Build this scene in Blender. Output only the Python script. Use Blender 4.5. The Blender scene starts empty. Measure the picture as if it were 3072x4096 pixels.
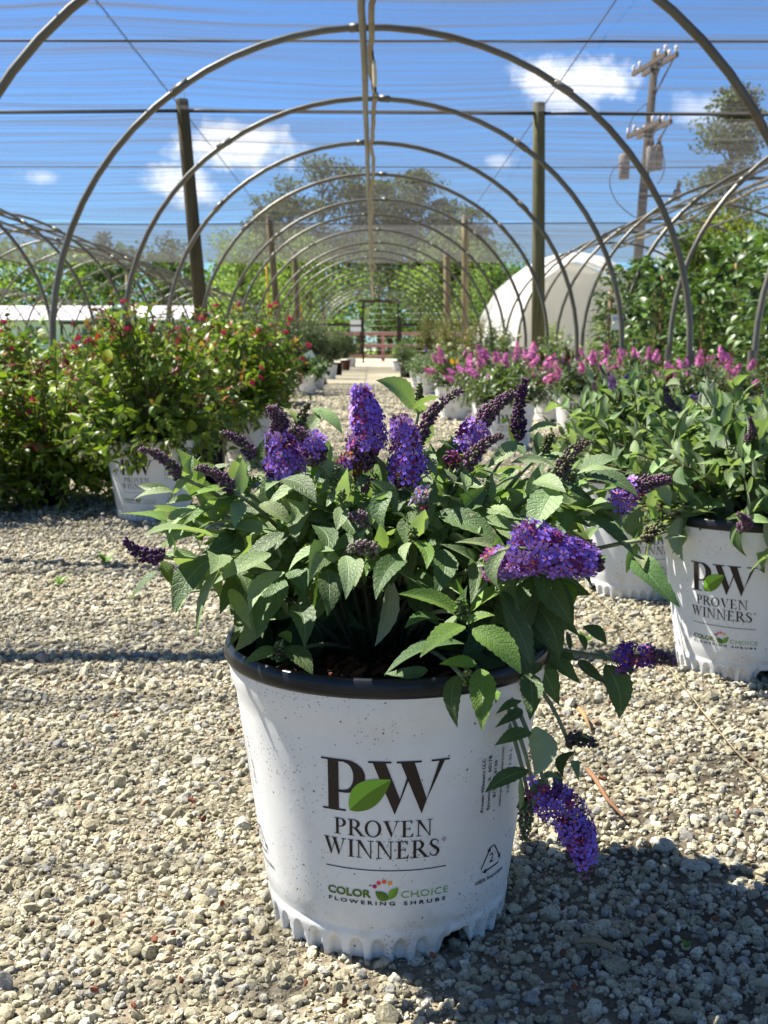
import bpy, bmesh, math
import numpy as np
from mathutils import Vector, Matrix, Euler

S = bpy.context.scene
C = S.collection
R_ = math.radians
PI = math.pi
# ------------------------------------------------------------------ camera
FPX, PITCH, YAW, CAMH = 4500.0, 8.25, -0.52, 0.494
cd = bpy.data.cameras.new("camera")
cam = bpy.data.objects.new("camera", cd)
C.objects.link(cam)
cam.location = (0, 0, CAMH)
cam.rotation_euler = (R_(90 - PITCH), 0, R_(YAW))
cd.sensor_fit = 'VERTICAL'
cd.sensor_height = 24.0
cd.lens = FPX / 4096 * 24
cd.clip_start = 0.02
cd.clip_end = 2000
cd.dof.use_dof = True
cd.dof.focus_distance = 0.93
cd.dof.aperture_fstop = 13.0
S.camera = cam
CM = np.array(cam.rotation_euler.to_matrix())
CP = np.array([0, 0, CAMH])

def unp(px, py, Y):
    """photo pixel (3072x4096) -> point of the plane y=Y"""
    d = CM @ np.array([(px - 1536) / FPX, -(py - 2048) / FPX, -1.0])
    return CP + d * (Y / d[1])
K = 3072 / 1659.0
def D(x, y, Y):
    return unp(x * K, y * K, Y)

# ------------------------------------------------------------------ sky, sun, exposure
SUN_E = 55.0
SDX, SDY = -0.92, 0.39                      # horizontal direction towards the sun
W = bpy.data.worlds.new("World")
S.world = W
W.use_nodes = True
wn = W.node_tree.nodes; wl = W.node_tree.links
wn.clear()
wout = wn.new('ShaderNodeOutputWorld')
wbg = wn.new('ShaderNodeBackground'); wbg.inputs[1].default_value = 0.05
sky = wn.new('ShaderNodeTexSky'); sky.sky_type = 'NISHITA'; sky.sun_disc = False
sky.sun_elevation = R_(SUN_E); sky.sun_rotation = math.atan2(SDX, SDY) % (2 * PI)
sky.air_density = 1.0; sky.dust_density = 0.1; sky.ozone_density = 4.0
wtc = wn.new('ShaderNodeTexCoord')
wnoise = wn.new('ShaderNodeTexNoise'); wnoise.inputs['Scale'].default_value = 26; wnoise.inputs['Detail'].default_value = 7
wnoise.inputs['Roughness'].default_value = 0.62
wl.new(wtc.outputs['Generated'], wnoise.inputs['Vector'])
def wmath(op, a, b=None, c=None):
    n = wn.new('ShaderNodeMath'); n.operation = op
    for i, v in enumerate((a, b, c)):
        if v is None: continue
        if isinstance(v, (int, float)): n.inputs[i].default_value = v
        else: wl.new(v, n.inputs[i])
    return n.outputs[0]
cloud = None
for cx, cy, hw, hh, op in ((520, 312, 125, 52, 1.0), (385, 405, 85, 42, 0.95), (1225, 175, 135, 48, 1.0), (1235, 222, 60, 30, 0.7),
                           (95, 383, 45, 20, 0.55), (1540, 235, 80, 40, 0.45), (1075, 348, 30, 16, .45), (1450, 560, 60, 25, .5)):
    d = CM @ np.array([(cx * K - 1536) / FPX, -(cy * K - 2048) / FPX, -1.0]); d /= np.linalg.norm(d)
    sb = wn.new('ShaderNodeVectorMath'); sb.operation = 'SUBTRACT'
    wl.new(wtc.outputs['Generated'], sb.inputs[0]); sb.inputs[1].default_value = d
    mu = wn.new('ShaderNodeVectorMath'); mu.operation = 'MULTIPLY'
    wl.new(sb.outputs[0], mu.inputs[0]); mu.inputs[1].default_value = (FPX / (hw * K), 1.0, FPX / (hh * K))
    ln = wn.new('ShaderNodeVectorMath'); ln.operation = 'LENGTH'; wl.new(mu.outputs[0], ln.inputs[0])
    e = wmath('SUBTRACT', 1.0, ln.outputs['Value'])
    e = wmath('MULTIPLY_ADD', wnoise.outputs['Fac'], 2.6, wmath('ADD', e, -1.30))
    e = wmath('SMOOTH_MAX', e, 0.0, 0.1)
    e = wmath('MULTIPLY', wmath('MINIMUM', wmath('MULTIPLY', e, 1.5), 1.0), op * .88)
    cloud = e if cloud is None else wmath('MAXIMUM', cloud, e)
wmix = wn.new('ShaderNodeMix'); wmix.data_type = 'RGBA'
tint = wn.new('ShaderNodeMix'); tint.data_type = 'RGBA'; tint.blend_type = 'MULTIPLY'; tint.inputs['Factor'].default_value = 1
wl.new(sky.outputs[0], tint.inputs[6]); tint.inputs[7].default_value = (0.45, 0.68, 0.94, 1)
wl.new(cloud, wmix.inputs['Factor']); wl.new(tint.outputs[2], wmix.inputs[6])
wmix.inputs[7].default_value = (9.0, 9.3, 9.8, 1)
wl.new(wmix.outputs[2], wbg.inputs[0]); wl.new(wbg.outputs[0], wout.inputs[0])
sl = bpy.data.lights.new("sun", 'SUN'); sl.energy = 5.0; sl.angle = R_(0.5); sl.color = (1.0, 0.95, 0.86)
sun = bpy.data.objects.new("sun", sl); C.objects.link(sun)
ce = math.cos(R_(SUN_E))
sun.rotation_euler = Vector((SDX * ce, SDY * ce, math.sin(R_(SUN_E)))).to_track_quat('Z', 'Y').to_euler()
sun.location = (-5, 5, 12)
S.view_settings.view_transform = 'Standard'
S.view_settings.look = 'None'
S.view_settings.gamma = 1
S.view_settings.use_curve_mapping = False
S.view_settings.exposure = 1.86
S.render.engine = 'CYCLES'
S.cycles.max_bounces = 8
S.cycles.transparent_max_bounces = 24
S.cycles.caustics_reflective = False
S.cycles.caustics_refractive = False

# ------------------------------------------------------------------ mesh helpers
def rng(seed): return np.random.RandomState(seed)
def unit(v):
    v = np.asarray(v, float)
    return v / np.maximum(np.linalg.norm(v, axis=-1, keepdims=True), 1e-9)

class MB:
    """collects vertices, faces, colours and uvs; build() links ONE mesh object"""
    def __init__(s):
        s.v, s.c, s.u, s.f, s.n = [], [], [], [], 0
    def add(s, V, F, col=(.5, .5, .5), uv=None):
        V = np.asarray(V, float).reshape(-1, 3); n = len(V)
        col = np.asarray(col, float)
        if col.ndim == 1: col = np.tile(col, (n, 1))
        s.v.append(V); s.c.append(col)
        s.u.append(np.zeros((n, 2)) if uv is None else np.asarray(uv, float))
        for f in (F if isinstance(F, list) else [F]):
            f = np.asarray(f, int)
            if f.size: s.f.append(f.reshape(-1, f.shape[-1]) + s.n)
        s.n += n
        return s
    def mesh(s, name, mat, smooth=True):
        me = bpy.data.meshes.new(name)
        if s.n:
            V = np.concatenate(s.v)
            me.vertices.add(len(V)); me.vertices.foreach_set('co', V.ravel())
            loops = np.concatenate([f.ravel() for f in s.f])
            tot = np.concatenate([np.full(len(f), f.shape[1]) for f in s.f])
            st = np.concatenate([[0], np.cumsum(tot)[:-1]])
            me.loops.add(len(loops)); me.loops.foreach_set('vertex_index', loops.astype(np.int32))
            me.polygons.add(len(tot)); me.polygons.foreach_set('loop_start', st.astype(np.int32))
            me.polygons.foreach_set('loop_total', tot.astype(np.int32))
            me.polygons.foreach_set('use_smooth', np.full(len(tot), smooth))
            me.update(calc_edges=True)
            a = me.color_attributes.new('Col', 'FLOAT_COLOR', 'POINT')
            cc = np.concatenate(s.c); cc = np.concatenate([cc, np.ones((len(cc), 1))], 1)
            a.data.foreach_set('color', cc.ravel())
            uvl = me.uv_layers.new(name='UVMap')
            uvl.data.foreach_set('uv', np.concatenate(s.u)[loops].ravel())
            me.validate()
        for m in (mat if isinstance(mat, list) else [mat]): me.materials.append(m)
        return me
    def build(s, name, mat, parent=None, smooth=True):
        return ob(name, s.mesh(name, mat, smooth), parent)

def ob(name, data, parent=None, loc=None, rot=None, scale=None):
    o = bpy.data.objects.new(name, data); C.objects.link(o)
    if parent is not None: o.parent = parent
    if loc is not None: o.location = [float(q) for q in loc]
    if rot is not None: o.rotation_euler = rot
    if scale is not None: o.scale = scale if hasattr(scale, '__len__') else (scale,) * 3
    return o
def tag(o, label, cat, group=None, kind=None):
    if label: o['label'] = label
    if cat: o['category'] = cat
    if group: o['group'] = group
    if kind: o['kind'] = kind
    return o
def thing(name, label, cat, loc=(0, 0, 0), rz=0.0, group=None):
    return tag(ob(name, None, loc=loc, rot=(0, 0, rz)), label, cat, group)
def structure(o, kind='structure'):
    o['kind'] = kind
    return o

def box(mb, c, s, col=(.5, .5, .5), M=None):
    x, y, z = np.array(s) / 2.0
    V = np.array([[-x, -y, -z], [x, -y, -z], [x, y, -z], [-x, y, -z], [-x, -y, z], [x, -y, z], [x, y, z], [-x, y, z]])
    if M is not None: V = V @ np.array(M).T
    V = V + np.array(c)
    F = np.array([[3, 2, 1, 0], [4, 5, 6, 7], [0, 1, 5, 4], [1, 2, 6, 5], [2, 3, 7, 6], [3, 0, 4, 7]])
    # separate faces so that smooth shading keeps hard edges
    mb.add(V[F.ravel()], np.arange(24).reshape(6, 4), col)
def beam(mb, a, b, w, h, col=(.5, .5, .5)):
    a, b = np.array(a, float), np.array(b, float)
    d = unit(b - a); up = np.array([0, 0, 1.0]) if abs(d[2]) < .95 else np.array([0, 1.0, 0])
    r = unit(np.cross(d, up)); u = np.cross(r, d)
    box(mb, (a + b) / 2, (w, np.linalg.norm(b - a), h), col, np.stack([r, d, u], 1))
def tube(mb, pts, rad, n=8, col=(.5, .5, .5), caps=True):
    P = np.asarray(pts, float); m = len(P)
    rad = np.full(m, rad) if np.isscalar(rad) else np.asarray(rad, float)
    T = np.gradient(P, axis=0); T = unit(T)
    a = np.array([0, 0, 1.0]) if abs(T[0][2]) < .9 else np.array([1.0, 0, 0])
    N = unit(np.cross(T[0], a)); Ns = []
    for i in range(m):
        N = unit(N - T[i] * np.dot(N, T[i])); Ns.append(N)
    Ns = np.array(Ns); B = np.cross(T, Ns)
    an = np.linspace(0, 2 * PI, n, endpoint=False)
    V = P[:, None] + rad[:, None, None] * (np.cos(an)[None, :, None] * Ns[:, None] + np.sin(an)[None, :, None] * B[:, None])
    i, j = np.meshgrid(np.arange(m - 1), np.arange(n), indexing='ij'); j2 = (j + 1) % n
    F = [np.stack([i * n + j, i * n + j2, (i + 1) * n + j2, (i + 1) * n + j], -1).reshape(-1, 4)]
    uv = np.stack(np.broadcast_arrays((np.arange(n) / n)[None], (np.arange(m) / max(m - 1, 1))[:, None]), -1).reshape(-1, 2)
    if caps and n > 2:
        F += [np.arange(n)[::-1].reshape(1, n), (np.arange(n) + (m - 1) * n).reshape(1, n)]
    c = np.asarray(col, float)
    if c.ndim == 2: c = np.repeat(c, n, 0)
    mb.add(V.reshape(-1, 3), F, c, uv)
def lathe(mb, prof, n=64, col=(.5, .5, .5)):
    P = np.asarray(prof, float); m = len(P)
    an = np.linspace(0, 2 * PI, n, endpoint=False)
    V = np.stack([P[:, 0][:, None] * np.cos(an), P[:, 0][:, None] * np.sin(an), np.broadcast_to(P[:, 1][:, None], (m, n))], -1)
    i, j = np.meshgrid(np.arange(m - 1), np.arange(n), indexing='ij'); j2 = (j + 1) % n
    mb.add(V.reshape(-1, 3), np.stack([i * n + j, i * n + j2, (i + 1) * n + j2, (i + 1) * n + j], -1).reshape(-1, 4), col)
def bez(a, b, c, n=8):
    t = np.linspace(0, 1, n)[:, None]
    return (1 - t) ** 2 * np.array(a) + 2 * t * (1 - t) * np.array(b) + t ** 2 * np.array(c)
def icos(sub=1):
    bm = bmesh.new(); bmesh.ops.create_icosphere(bm, subdivisions=sub, radius=1)
    V = np.array([v.co[:] for v in bm.verts]); F = np.array([[v.index for v in f.verts] for f in bm.faces]); bm.free()
    return V, F
ICO1, ICO2, ICO3 = icos(1), icos(2), icos(3)
def rot_rand(n, r, tilt=1.0):
    """n random rotation matrices"""
    q = r.normal(size=(n, 4)); q[:, 1:3] *= tilt; q = unit(q)
    w, x, y, z = q.T
    return np.stack([np.stack([1 - 2 * (y * y + z * z), 2 * (x * y - z * w), 2 * (x * z + y * w)], -1),
                     np.stack([2 * (x * y + z * w), 1 - 2 * (x * x + z * z), 2 * (y * z - x * w)], -1),
                     np.stack([2 * (x * z - y * w), 2 * (y * z + x * w), 1 - 2 * (x * x + y * y)], -1)], 1)
def stamp(mb, tV, tF, R, s, T, col):
    """template stamped n times: R (n,3,3), s (n,) or (n,3), T (n,3), col (n,3)"""
    n = len(T); s = np.asarray(s, float)
    if s.ndim == 1: s = s[:, None].repeat(3, 1)
    V = np.einsum('nij,nkj->nki', R, tV[None] * s[:, None]) + T[:, None]
    F = tF[None] + (np.arange(n) * len(tV))[:, None, None]
    mb.add(V.reshape(-1, 3), F.reshape(-1, tF.shape[1]), np.repeat(col, len(tV), 0))
def frames(Z, r):
    """rotation matrices whose third column is Z, spun at random"""
    Z = unit(Z); a = r.normal(size=Z.shape)
    X = unit(np.cross(a, Z)); Y = np.cross(Z, X)
    return np.stack([X, Y, Z], -1)

# ------------------------------------------------------------------ materials
class NT:
    def __init__(s, name):
        s.m = bpy.data.materials.new(name); s.m.use_nodes = True
        s.n = s.m.node_tree.nodes; s.l = s.m.node_tree.links
        s.b = s.n['Principled BSDF']; s.out = s.n['Material Output']
    def put(s, sock, v):
        if v is None: return
        if isinstance(v, bpy.types.NodeSocket): s.l.new(v, sock)
        elif hasattr(v, '__len__') and len(v) == 3 and sock.type == 'RGBA': sock.default_value = (*v, 1)
        else: sock.default_value = v
    def new(s, t, **kw):
        n = s.n.new(t)
        for k, v in kw.items():
            if hasattr(n, k): setattr(n, k, v)
            else: s.put(n.inputs[k.replace('_', ' ')], v)
        return n
    def math(s, op, a, b=None, c=None, clamp=False):
        n = s.n.new('ShaderNodeMath'); n.operation = op; n.use_clamp = clamp
        for i, v in enumerate((a, b, c)): s.put(n.inputs[i], v)
        return n.outputs[0]
    def mix(s, f, a, b, mode='MIX'):
        n = s.n.new('ShaderNodeMix'); n.data_type = 'RGBA'; n.blend_type = mode
        s.put(n.inputs['Factor'], f); s.put(n.inputs[6], a); s.put(n.inputs[7], b)
        return n.outputs[2]
    def noise(s, scale, detail=4, vec=None, rough=.55):
        n = s.new('ShaderNodeTexNoise', Scale=scale, Detail=detail, Roughness=rough)
        if vec is not None: s.l.new(vec, n.inputs['Vector'])
        return n.outputs['Fac']
    def vor(s, scale, vec=None, feature='F1', out='Distance', rand=1.0):
        n = s.new('ShaderNodeTexVoronoi', feature=feature, Scale=scale); n.inputs['Randomness'].default_value = rand
        if vec is not None: s.l.new(vec, n.inputs['Vector'])
        return n.outputs[out]
    def ramp(s, f, *stops):
        n = s.n.new('ShaderNodeValToRGB'); s.l.new(f, n.inputs[0])
        e = n.color_ramp.elements
        while len(e) > 1: e.remove(e[-1])
        e[0].position = stops[0][0]; e[0].color = (*stops[0][1], 1)
        for p, c in stops[1:]:
            q = e.new(p); q.color = (*c, 1)
        return n.outputs[0]
    def step(s, x, a, b):
        n = s.n.new('ShaderNodeMapRange'); n.interpolation_type = 'SMOOTHSTEP'
        s.put(n.inputs[0], x); n.inputs[1].default_value = a; n.inputs[2].default_value = b
        return n.outputs[0]
    def bump(s, h, strength=.5, dist=.01):
        n = s.new('ShaderNodeBump', Strength=strength, Distance=dist, Height=h)
        s.l.new(n.outputs[0], s.b.inputs['Normal']); return n
    def coord(s, kind='Object'): return s.new('ShaderNodeTexCoord').outputs[kind]
    def col(s): return s.new('ShaderNodeAttribute', attribute_name='Col').outputs['Color']
    def fin(s, color=None, rough=.6, spec=.4, metal=0.0):
        s.put(s.b.inputs['Base Color'], color); s.put(s.b.inputs['Roughness'], rough)
        s.b.inputs['Specular IOR Level'].default_value = spec; s.b.inputs['Metallic'].default_value = metal
        return s.m

def m_attr(name, rough=.6, nscale=60, namt=.35, spec=.3, bump=0.0, bdist=.002, metal=0.0):
    t = NT(name); c = t.coord()
    n = t.noise(nscale, 5, c)
    k = t.math('MULTIPLY_ADD', n, 2 * namt, 1 - namt)
    cc = t.mix(1.0, t.col(), t.new('ShaderNodeCombineColor', Red=k, Green=k, Blue=k).outputs[0], 'MULTIPLY')
    if bump: t.bump(n, bump, bdist)
    return t.fin(cc, rough, spec, metal)
def m_leaf(name, trans=.3, rough=.5, spec=.35, veins=True, pale=(.30, .36, .26), nv=9.0, palef=.6, speck=False):
    t = NT(name)
    col = t.col()
    uv = t.new('ShaderNodeSeparateXYZ'); t.l.new(t.coord('UV'), uv.inputs[0])
    au = t.math('ABSOLUTE', t.math('MULTIPLY_ADD', uv.outputs[0], 2.0, -1.0))
    obj = t.coord()
    nz = t.noise(90, 3, obj)
    k = t.math('MULTIPLY_ADD', nz, .5, .75)
    col = t.mix(1.0, col, t.new('ShaderNodeCombineColor', Red=k, Green=k, Blue=k).outputs[0], 'MULTIPLY')
    if veins:
        ph = t.math('FRACT', t.math('SUBTRACT', t.math('MULTIPLY', uv.outputs[1], nv), t.math('MULTIPLY', au, 1.7)))
        vein = t.math('ABSOLUTE', t.math('SUBTRACT', ph, .5))          # 0.5 at the vein
        vline = t.step(vein, .40, .49)
        mid = t.step(au, .07, .015)
        line = t.math('MAXIMUM', vline, mid)
        crk = t.vor(420, obj, 'DISTANCE_TO_EDGE')
        h = t.math('SUBTRACT', t.math('MULTIPLY', t.step(crk, 0, .25), .35), line)
        t.bump(h, .38, .0016)
        col = t.mix(t.math('MULTIPLY', vline, .35), col, t.mix(.55, col, (.02, .05, .02)))
        col = t.mix(t.math('MULTIPLY', mid, .5), col, (.22, .30, .16))
    if speck:
        d = t.vor(330, obj)
        g = t.step(t.noise(26, 2, obj), .48, .62)
        col = t.mix(t.math('MULTIPLY', t.math('MULTIPLY', t.step(d, .22, .12), g), .28), col, (.45, .48, .38))
        d2 = t.vor(120, obj); g2 = t.step(t.noise(9, 2, obj), .62, .70)
        col = t.mix(t.math('MULTIPLY', t.step(d2, .20, .14), g2), col, (.32, .22, .13))
    bf = t.new('ShaderNodeNewGeometry').outputs['Backfacing']
    col = t.mix(t.math('MULTIPLY', bf, palef), col, pale)
    t.fin(col, rough, spec)
    tr = t.new('ShaderNodeBsdfTranslucent'); t.put(tr.inputs[0], t.mix(1.0, col, (1.1, 1.3, .35), 'MULTIPLY'))
    mx = t.new('ShaderNodeMixShader'); mx.inputs[0].default_value = trans
    t.l.new(t.b.outputs[0], mx.inputs[1]); t.l.new(tr.outputs[0], mx.inputs[2]); t.l.new(mx.outputs[0], t.out.inputs[0])
    return t.m
M_SAGE = m_leaf('sage_leaf', .30, .50, .3, True, (.34, .40, .30), speck=True)
M_LEAF = m_leaf('green_leaf', .32, .42, .4, False, (.16, .22, .08), palef=.35)
M_GLOSS = m_leaf('glossy_leaf', .2, .42, .4, False, (.12, .18, .07), palef=.35)
M_FAR = m_leaf('far_leaf', .35, .6, .2, False, (.1, .15, .05), palef=.2)
M_STEM = m_attr('woody_stem', .7, 120, .4, .2, .3)
M_PETAL = m_leaf('petal', .30, .6, .2, False, (.2, .12, .5), palef=.2)

def m_white_plastic():
    t = NT('white_pot_plastic'); o = t.coord()
    g = t.noise(5, 4, o)
    base = t.mix(t.step(g, .35, .75), (.73, .73, .715), (.65, .65, .64))
    sp1 = t.step(t.math('ADD', t.vor(270, o), t.math('MULTIPLY_ADD', t.noise(900, 2, o), .5, -.25)), .26, .14)
    m1 = t.step(t.noise(16, 5, o, .7), .47, .62)
    sp2 = t.step(t.math('ADD', t.vor(75, o), t.math('MULTIPLY_ADD', t.noise(400, 2, o), .16, -.08)), .085, .05)
    zc = t.new('ShaderNodeSeparateXYZ'); t.l.new(o, zc.inputs[0])
    n3 = t.step(t.noise(70, 5, o, .7), .64, .74); m3 = t.step(t.noise(9, 2, o), .5, .62)
    low = t.step(zc.outputs[2], .07, .0)
    grime = t.math('MULTIPLY', t.step(t.noise(24, 5, o, .65), .42, .72), t.math('MULTIPLY_ADD', low, .75, .16))
    c = t.mix(t.math('MULTIPLY', grime, .8), base, (.42, .36, .27))
    c = t.mix(t.math('MULTIPLY', t.math('MULTIPLY', sp1, m1), .8), c, (.14, .11, .09))
    c = t.mix(t.math('MULTIPLY', t.math('MULTIPLY', n3, m3), .7), c, (.26, .23, .20))
    c = t.mix(t.math('MULTIPLY', sp2, .9), c, (.07, .045, .035))
    t.bump(t.math('ADD', t.noise(240, 3, o), t.math('MULTIPLY', sp1, .6)), .12, .001)
    return t.fin(c, .42, .4)
M_WHITE = m_white_plastic()
def m_plain(name, c1, c2, rough=.5, spec=.4, sc=30, bump=.0, bd=.003, metal=0.0, det=5):
    t = NT(name); o = t.coord(); n = t.noise(sc, det, o)
    if bump: t.bump(n, bump, bd)
    return t.fin(t.mix(t.step(n, .3, .7), c1, c2), rough, spec, metal)
M_BLACK = m_plain('black_plastic', (.006, .007, .010), (.014, .016, .020), .28, .28, 40, .05)
M_SOIL = m_plain('bark_mulch', (.018, .010, .007), (.07, .032, .018), .9, .2, 90, 1.0, .012)
t = NT('pot_print'); o = t.coord()
M_PRINT = t.fin(t.mix(t.math('MULTIPLY', t.step(t.noise(160, 6, o, .75), .66, .74), .6), t.col(), (.55, .54, .52)), .5, .3)
M_BROWN = m_plain('brown_plastic', (.10, .035, .022), (.14, .05, .03), .5, .4, 20)
# ------------------------------------------------------------------ leaves, flowers
def leaves(mb, B, T, N, Wd, arch, fold, col, ns=9, nt=5, seed=0, serr=.05, wave=.06, belly=.72):
    r = rng(seed)
    B, T, N = (np.asarray(a, float).reshape(-1, 3) for a in (B, T, N)); n = len(B)
    L = np.linalg.norm(T - B, axis=1)[:, None]; d = (T - B) / np.maximum(L, 1e-6)
    N = unit(N - d * (N * d).sum(1, keepdims=True)); Rr = np.cross(d, N)
    Wd = np.broadcast_to(Wd, n)[:, None]; arch = np.broadcast_to(arch, n)[:, None]; fold = np.broadcast_to(fold, n)[:, None]
    s = np.linspace(0, 1, ns); t = np.linspace(-1, 1, nt)
    prof = np.sin(PI * np.clip(s, 0, 1) ** belly) ** .92; prof[0] = .07; prof[-1] = .02
    if ns > 7: prof[1:-1] *= 1 + serr * (-1.0) ** np.arange(ns - 2)
    hw = Wd * .5 * prof[None]                                           # n,ns
    wob = (r.normal(size=(n, 1)) * np.sin(s * 7 + r.uniform(0, 6, (n, 1))) * wave)
    side = r.normal(size=(n, 1)) * .10 * (s * (1 - s) * 4)[None] * L     # the leaf bends sideways
    tw = r.normal(size=(n, 1)) * .35
    cen = B[:, None] + d[:, None] * (L * s)[:, :, None] + N[:, None] * (L * arch * 4 * (s * (1 - s))[None])[:, :, None] + Rr[:, None] * side[:, :, None]
    a = tw * (s - .4)
    Rl = Rr[:, None] * np.cos(a)[..., None] + N[:, None] * np.sin(a)[..., None]
    Nl = N[:, None] * np.cos(a)[..., None] - Rr[:, None] * np.sin(a)[..., None]
    P = cen[:, :, None] + Rl[:, :, None] * (hw[:, :, None] * t)[..., None] \
        + Nl[:, :, None] * (hw[:, :, None] * (np.abs(t) * fold[:, :, None] + wob[:, :, None] * np.abs(t) * np.sign(t)))[..., None]
    i, j = np.meshgrid(np.arange(ns - 1), np.arange(nt - 1), indexing='ij')
    q = np.stack([i * nt + j, i * nt + j + 1, (i + 1) * nt + j + 1, (i + 1) * nt + j], -1).reshape(-1, 4)
    F = (q[None] + (np.arange(n) * ns * nt)[:, None, None]).reshape(-1, 4)
    uv = np.stack(np.broadcast_arrays(((t + 1) / 2)[None], s[:, None]), -1).reshape(-1, 2)
    mb.add(P.reshape(-1, 3), F, np.repeat(np.asarray(col, float).reshape(n, 3), ns * nt, 0), np.tile(uv, (n, 1)))

def floret_template():
    V, F, k = [], [], []
    for q in range(4):
        a = q * PI / 2
        def pt(rr, da, z): return [rr * math.cos(a + da), rr * math.sin(a + da), z]
        b = len(V)
        V += [pt(.10, 0, 0), pt(.66, -.56, .10), pt(1.0, -.26, .06), pt(.94, 0, .16), pt(1.0, .26, .06), pt(.62, .52, .10), pt(.6, 0, .0)]
        k += [0] * 7
        F += [[b, b + 1, b + 6, b + 6], [b + 1, b + 2, b + 3, b + 6], [b + 3, b + 4, b + 5, b + 6], [b, b + 6, b + 5, b + 5]]
    b = len(V); V += [[.21 * math.cos(x), .21 * math.sin(x), .05] for x in np.arange(4) * PI / 2]; k += [1] * 4
    F += [[b, b + 1, b + 2, b + 3]]
    b = len(V)
    for z, rr in ((0.02, .17), (-1.9, .12)): V += [[rr * math.cos(x), rr * math.sin(x), z] for x in (0, 2.1, 4.2)]
    k += [2] * 6
    F += [[b, b + 1, b + 4, b + 3], [b + 1, b + 2, b + 5, b + 4], [b + 2, b, b + 3, b + 5]]
    F = [np.array([f for f in F if len(set(f)) == 4]), np.array([[f[0], f[1], f[2]] if f[2] == f[3] else f[:3] for f in F if len(set(f)) == 3])]
    return np.array(V), F, np.array(k)
FLO = floret_template()

def spike(mb, base, tip, R, bloom=(0, .6), nfl=110, seed=0, petal=(.27, .15, .70), eye=(.75, .16, .01), tubec=(.26, .05, .22),
          bud=(.15, .075, .135), bend=.12, fs=.0049, bs=.0015, spent=0.0, lobe=None, bend_dir=(0, 0, 1.0)):
    """a butterfly-bush panicle: florets between bloom[0] and bloom[1] of its length, buds elsewhere"""
    r = rng(seed); base, tip = np.array(base, float), np.array(tip, float)
    L = np.linalg.norm(tip - base); ax = (tip - base) / L
    side = np.array(bend_dir, float); side = side - ax * side.dot(ax)
    if np.linalg.norm(side) < .2: side = np.array([1.0, 0, 0]) - ax * ax[0]
    side = unit(side)
    def axis(s): return base + ax * (L * s)[:, None] + side * (L * bend * 4 * s * (1 - s))[:, None]
    tube(mb, axis(np.linspace(0, 1, 7)), np.linspace(.0018, .0009, 7), 5, (.16, .19, .10))
    X = unit(np.cross(ax, [.3, .5, .8])); Y = np.cross(ax, X)
    def ring(s, k):
        n = len(s); a = k * 2.39996 + r.normal(0, .12, n)
        return np.cos(a)[:, None] * X + np.sin(a)[:, None] * Y
    def width(s): return R * (np.clip(1.12 - s, .16, 1) ** .55) * np.where(s < .12, .75 + 2 * s, 1)
    b0, b1 = bloom
    if b1 > b0:
        n = nfl; s = np.sort(r.uniform(b0, b1, n)); rad = ring(s, np.arange(n))
        rr = width(s) * r.uniform(.70, 1.14, n)
        Z = unit(rad + ax * r.uniform(.0, .5, n)[:, None] + r.normal(0, .22, (n, 3)))
        T = axis(s) + rad * rr[:, None] - Z * .0
        Rm = frames(Z, r); sc = fs * r.uniform(.75, 1.12, n)
        tv, tf, kk = FLO
        jit = r.uniform(.7, 1.25, (n, 1)); mixr = (r.uniform(0, 1, (n, 1)) < .18 + spent)
        pc = np.where(mixr, np.array([(.20, .03, .16)]), np.array([petal])) * jit
        if spent: pc = np.where(r.uniform(0, 1, (n, 1)) < spent, np.array([(.13, .05, .025)]), pc)
        cols = np.where((kk == 0)[None, :, None], pc[:, None], np.where((kk == 1)[None, :, None], np.array(eye), np.array(tubec)))
        V = np.einsum('nij,nkj->nki', Rm, tv[None] * sc[:, None, None]) + T[:, None]
        F = [(f[None] + (np.arange(n) * len(tv))[:, None, None]).reshape(-1, f.shape[1]) for f in tf]
        mb.add(V.reshape(-1, 3), F, cols.reshape(-1, 3))
    segs = [(0.0, b0), (b1, 1.0)] if b1 > b0 else [(0.0, 1.0)]
    for a, b in segs:
        if b - a < .03: continue
        n = int(260 * (b - a) * (L / .06) * (R / .009) * (.0015 / bs) ** 2); s = np.sort(r.uniform(a, b, n)) ** 1.0
        rad = ring(s, np.arange(n))
        rr = width(s) * r.uniform(.45, 1.0, n) * (.78 if b1 > b0 else 1)
        T = axis(s) + rad * rr[:, None]
        Z = unit(rad + ax * .7)
        col = np.array(bud) * r.uniform(.6, 1.6, (n, 1)) * np.where(r.uniform(0, 1, (n, 1)) < .3, np.array([[.9, 1.5, .7]]), 1.0)
        sz = bs * (1.15 - .45 * s)[:, None] * np.array([[1, 1, 1.5]]) * r.uniform(.8, 1.2, (n, 1))
        stamp(mb, ICO1[0], ICO1[1], frames(Z, r), sz, T, col)

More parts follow.
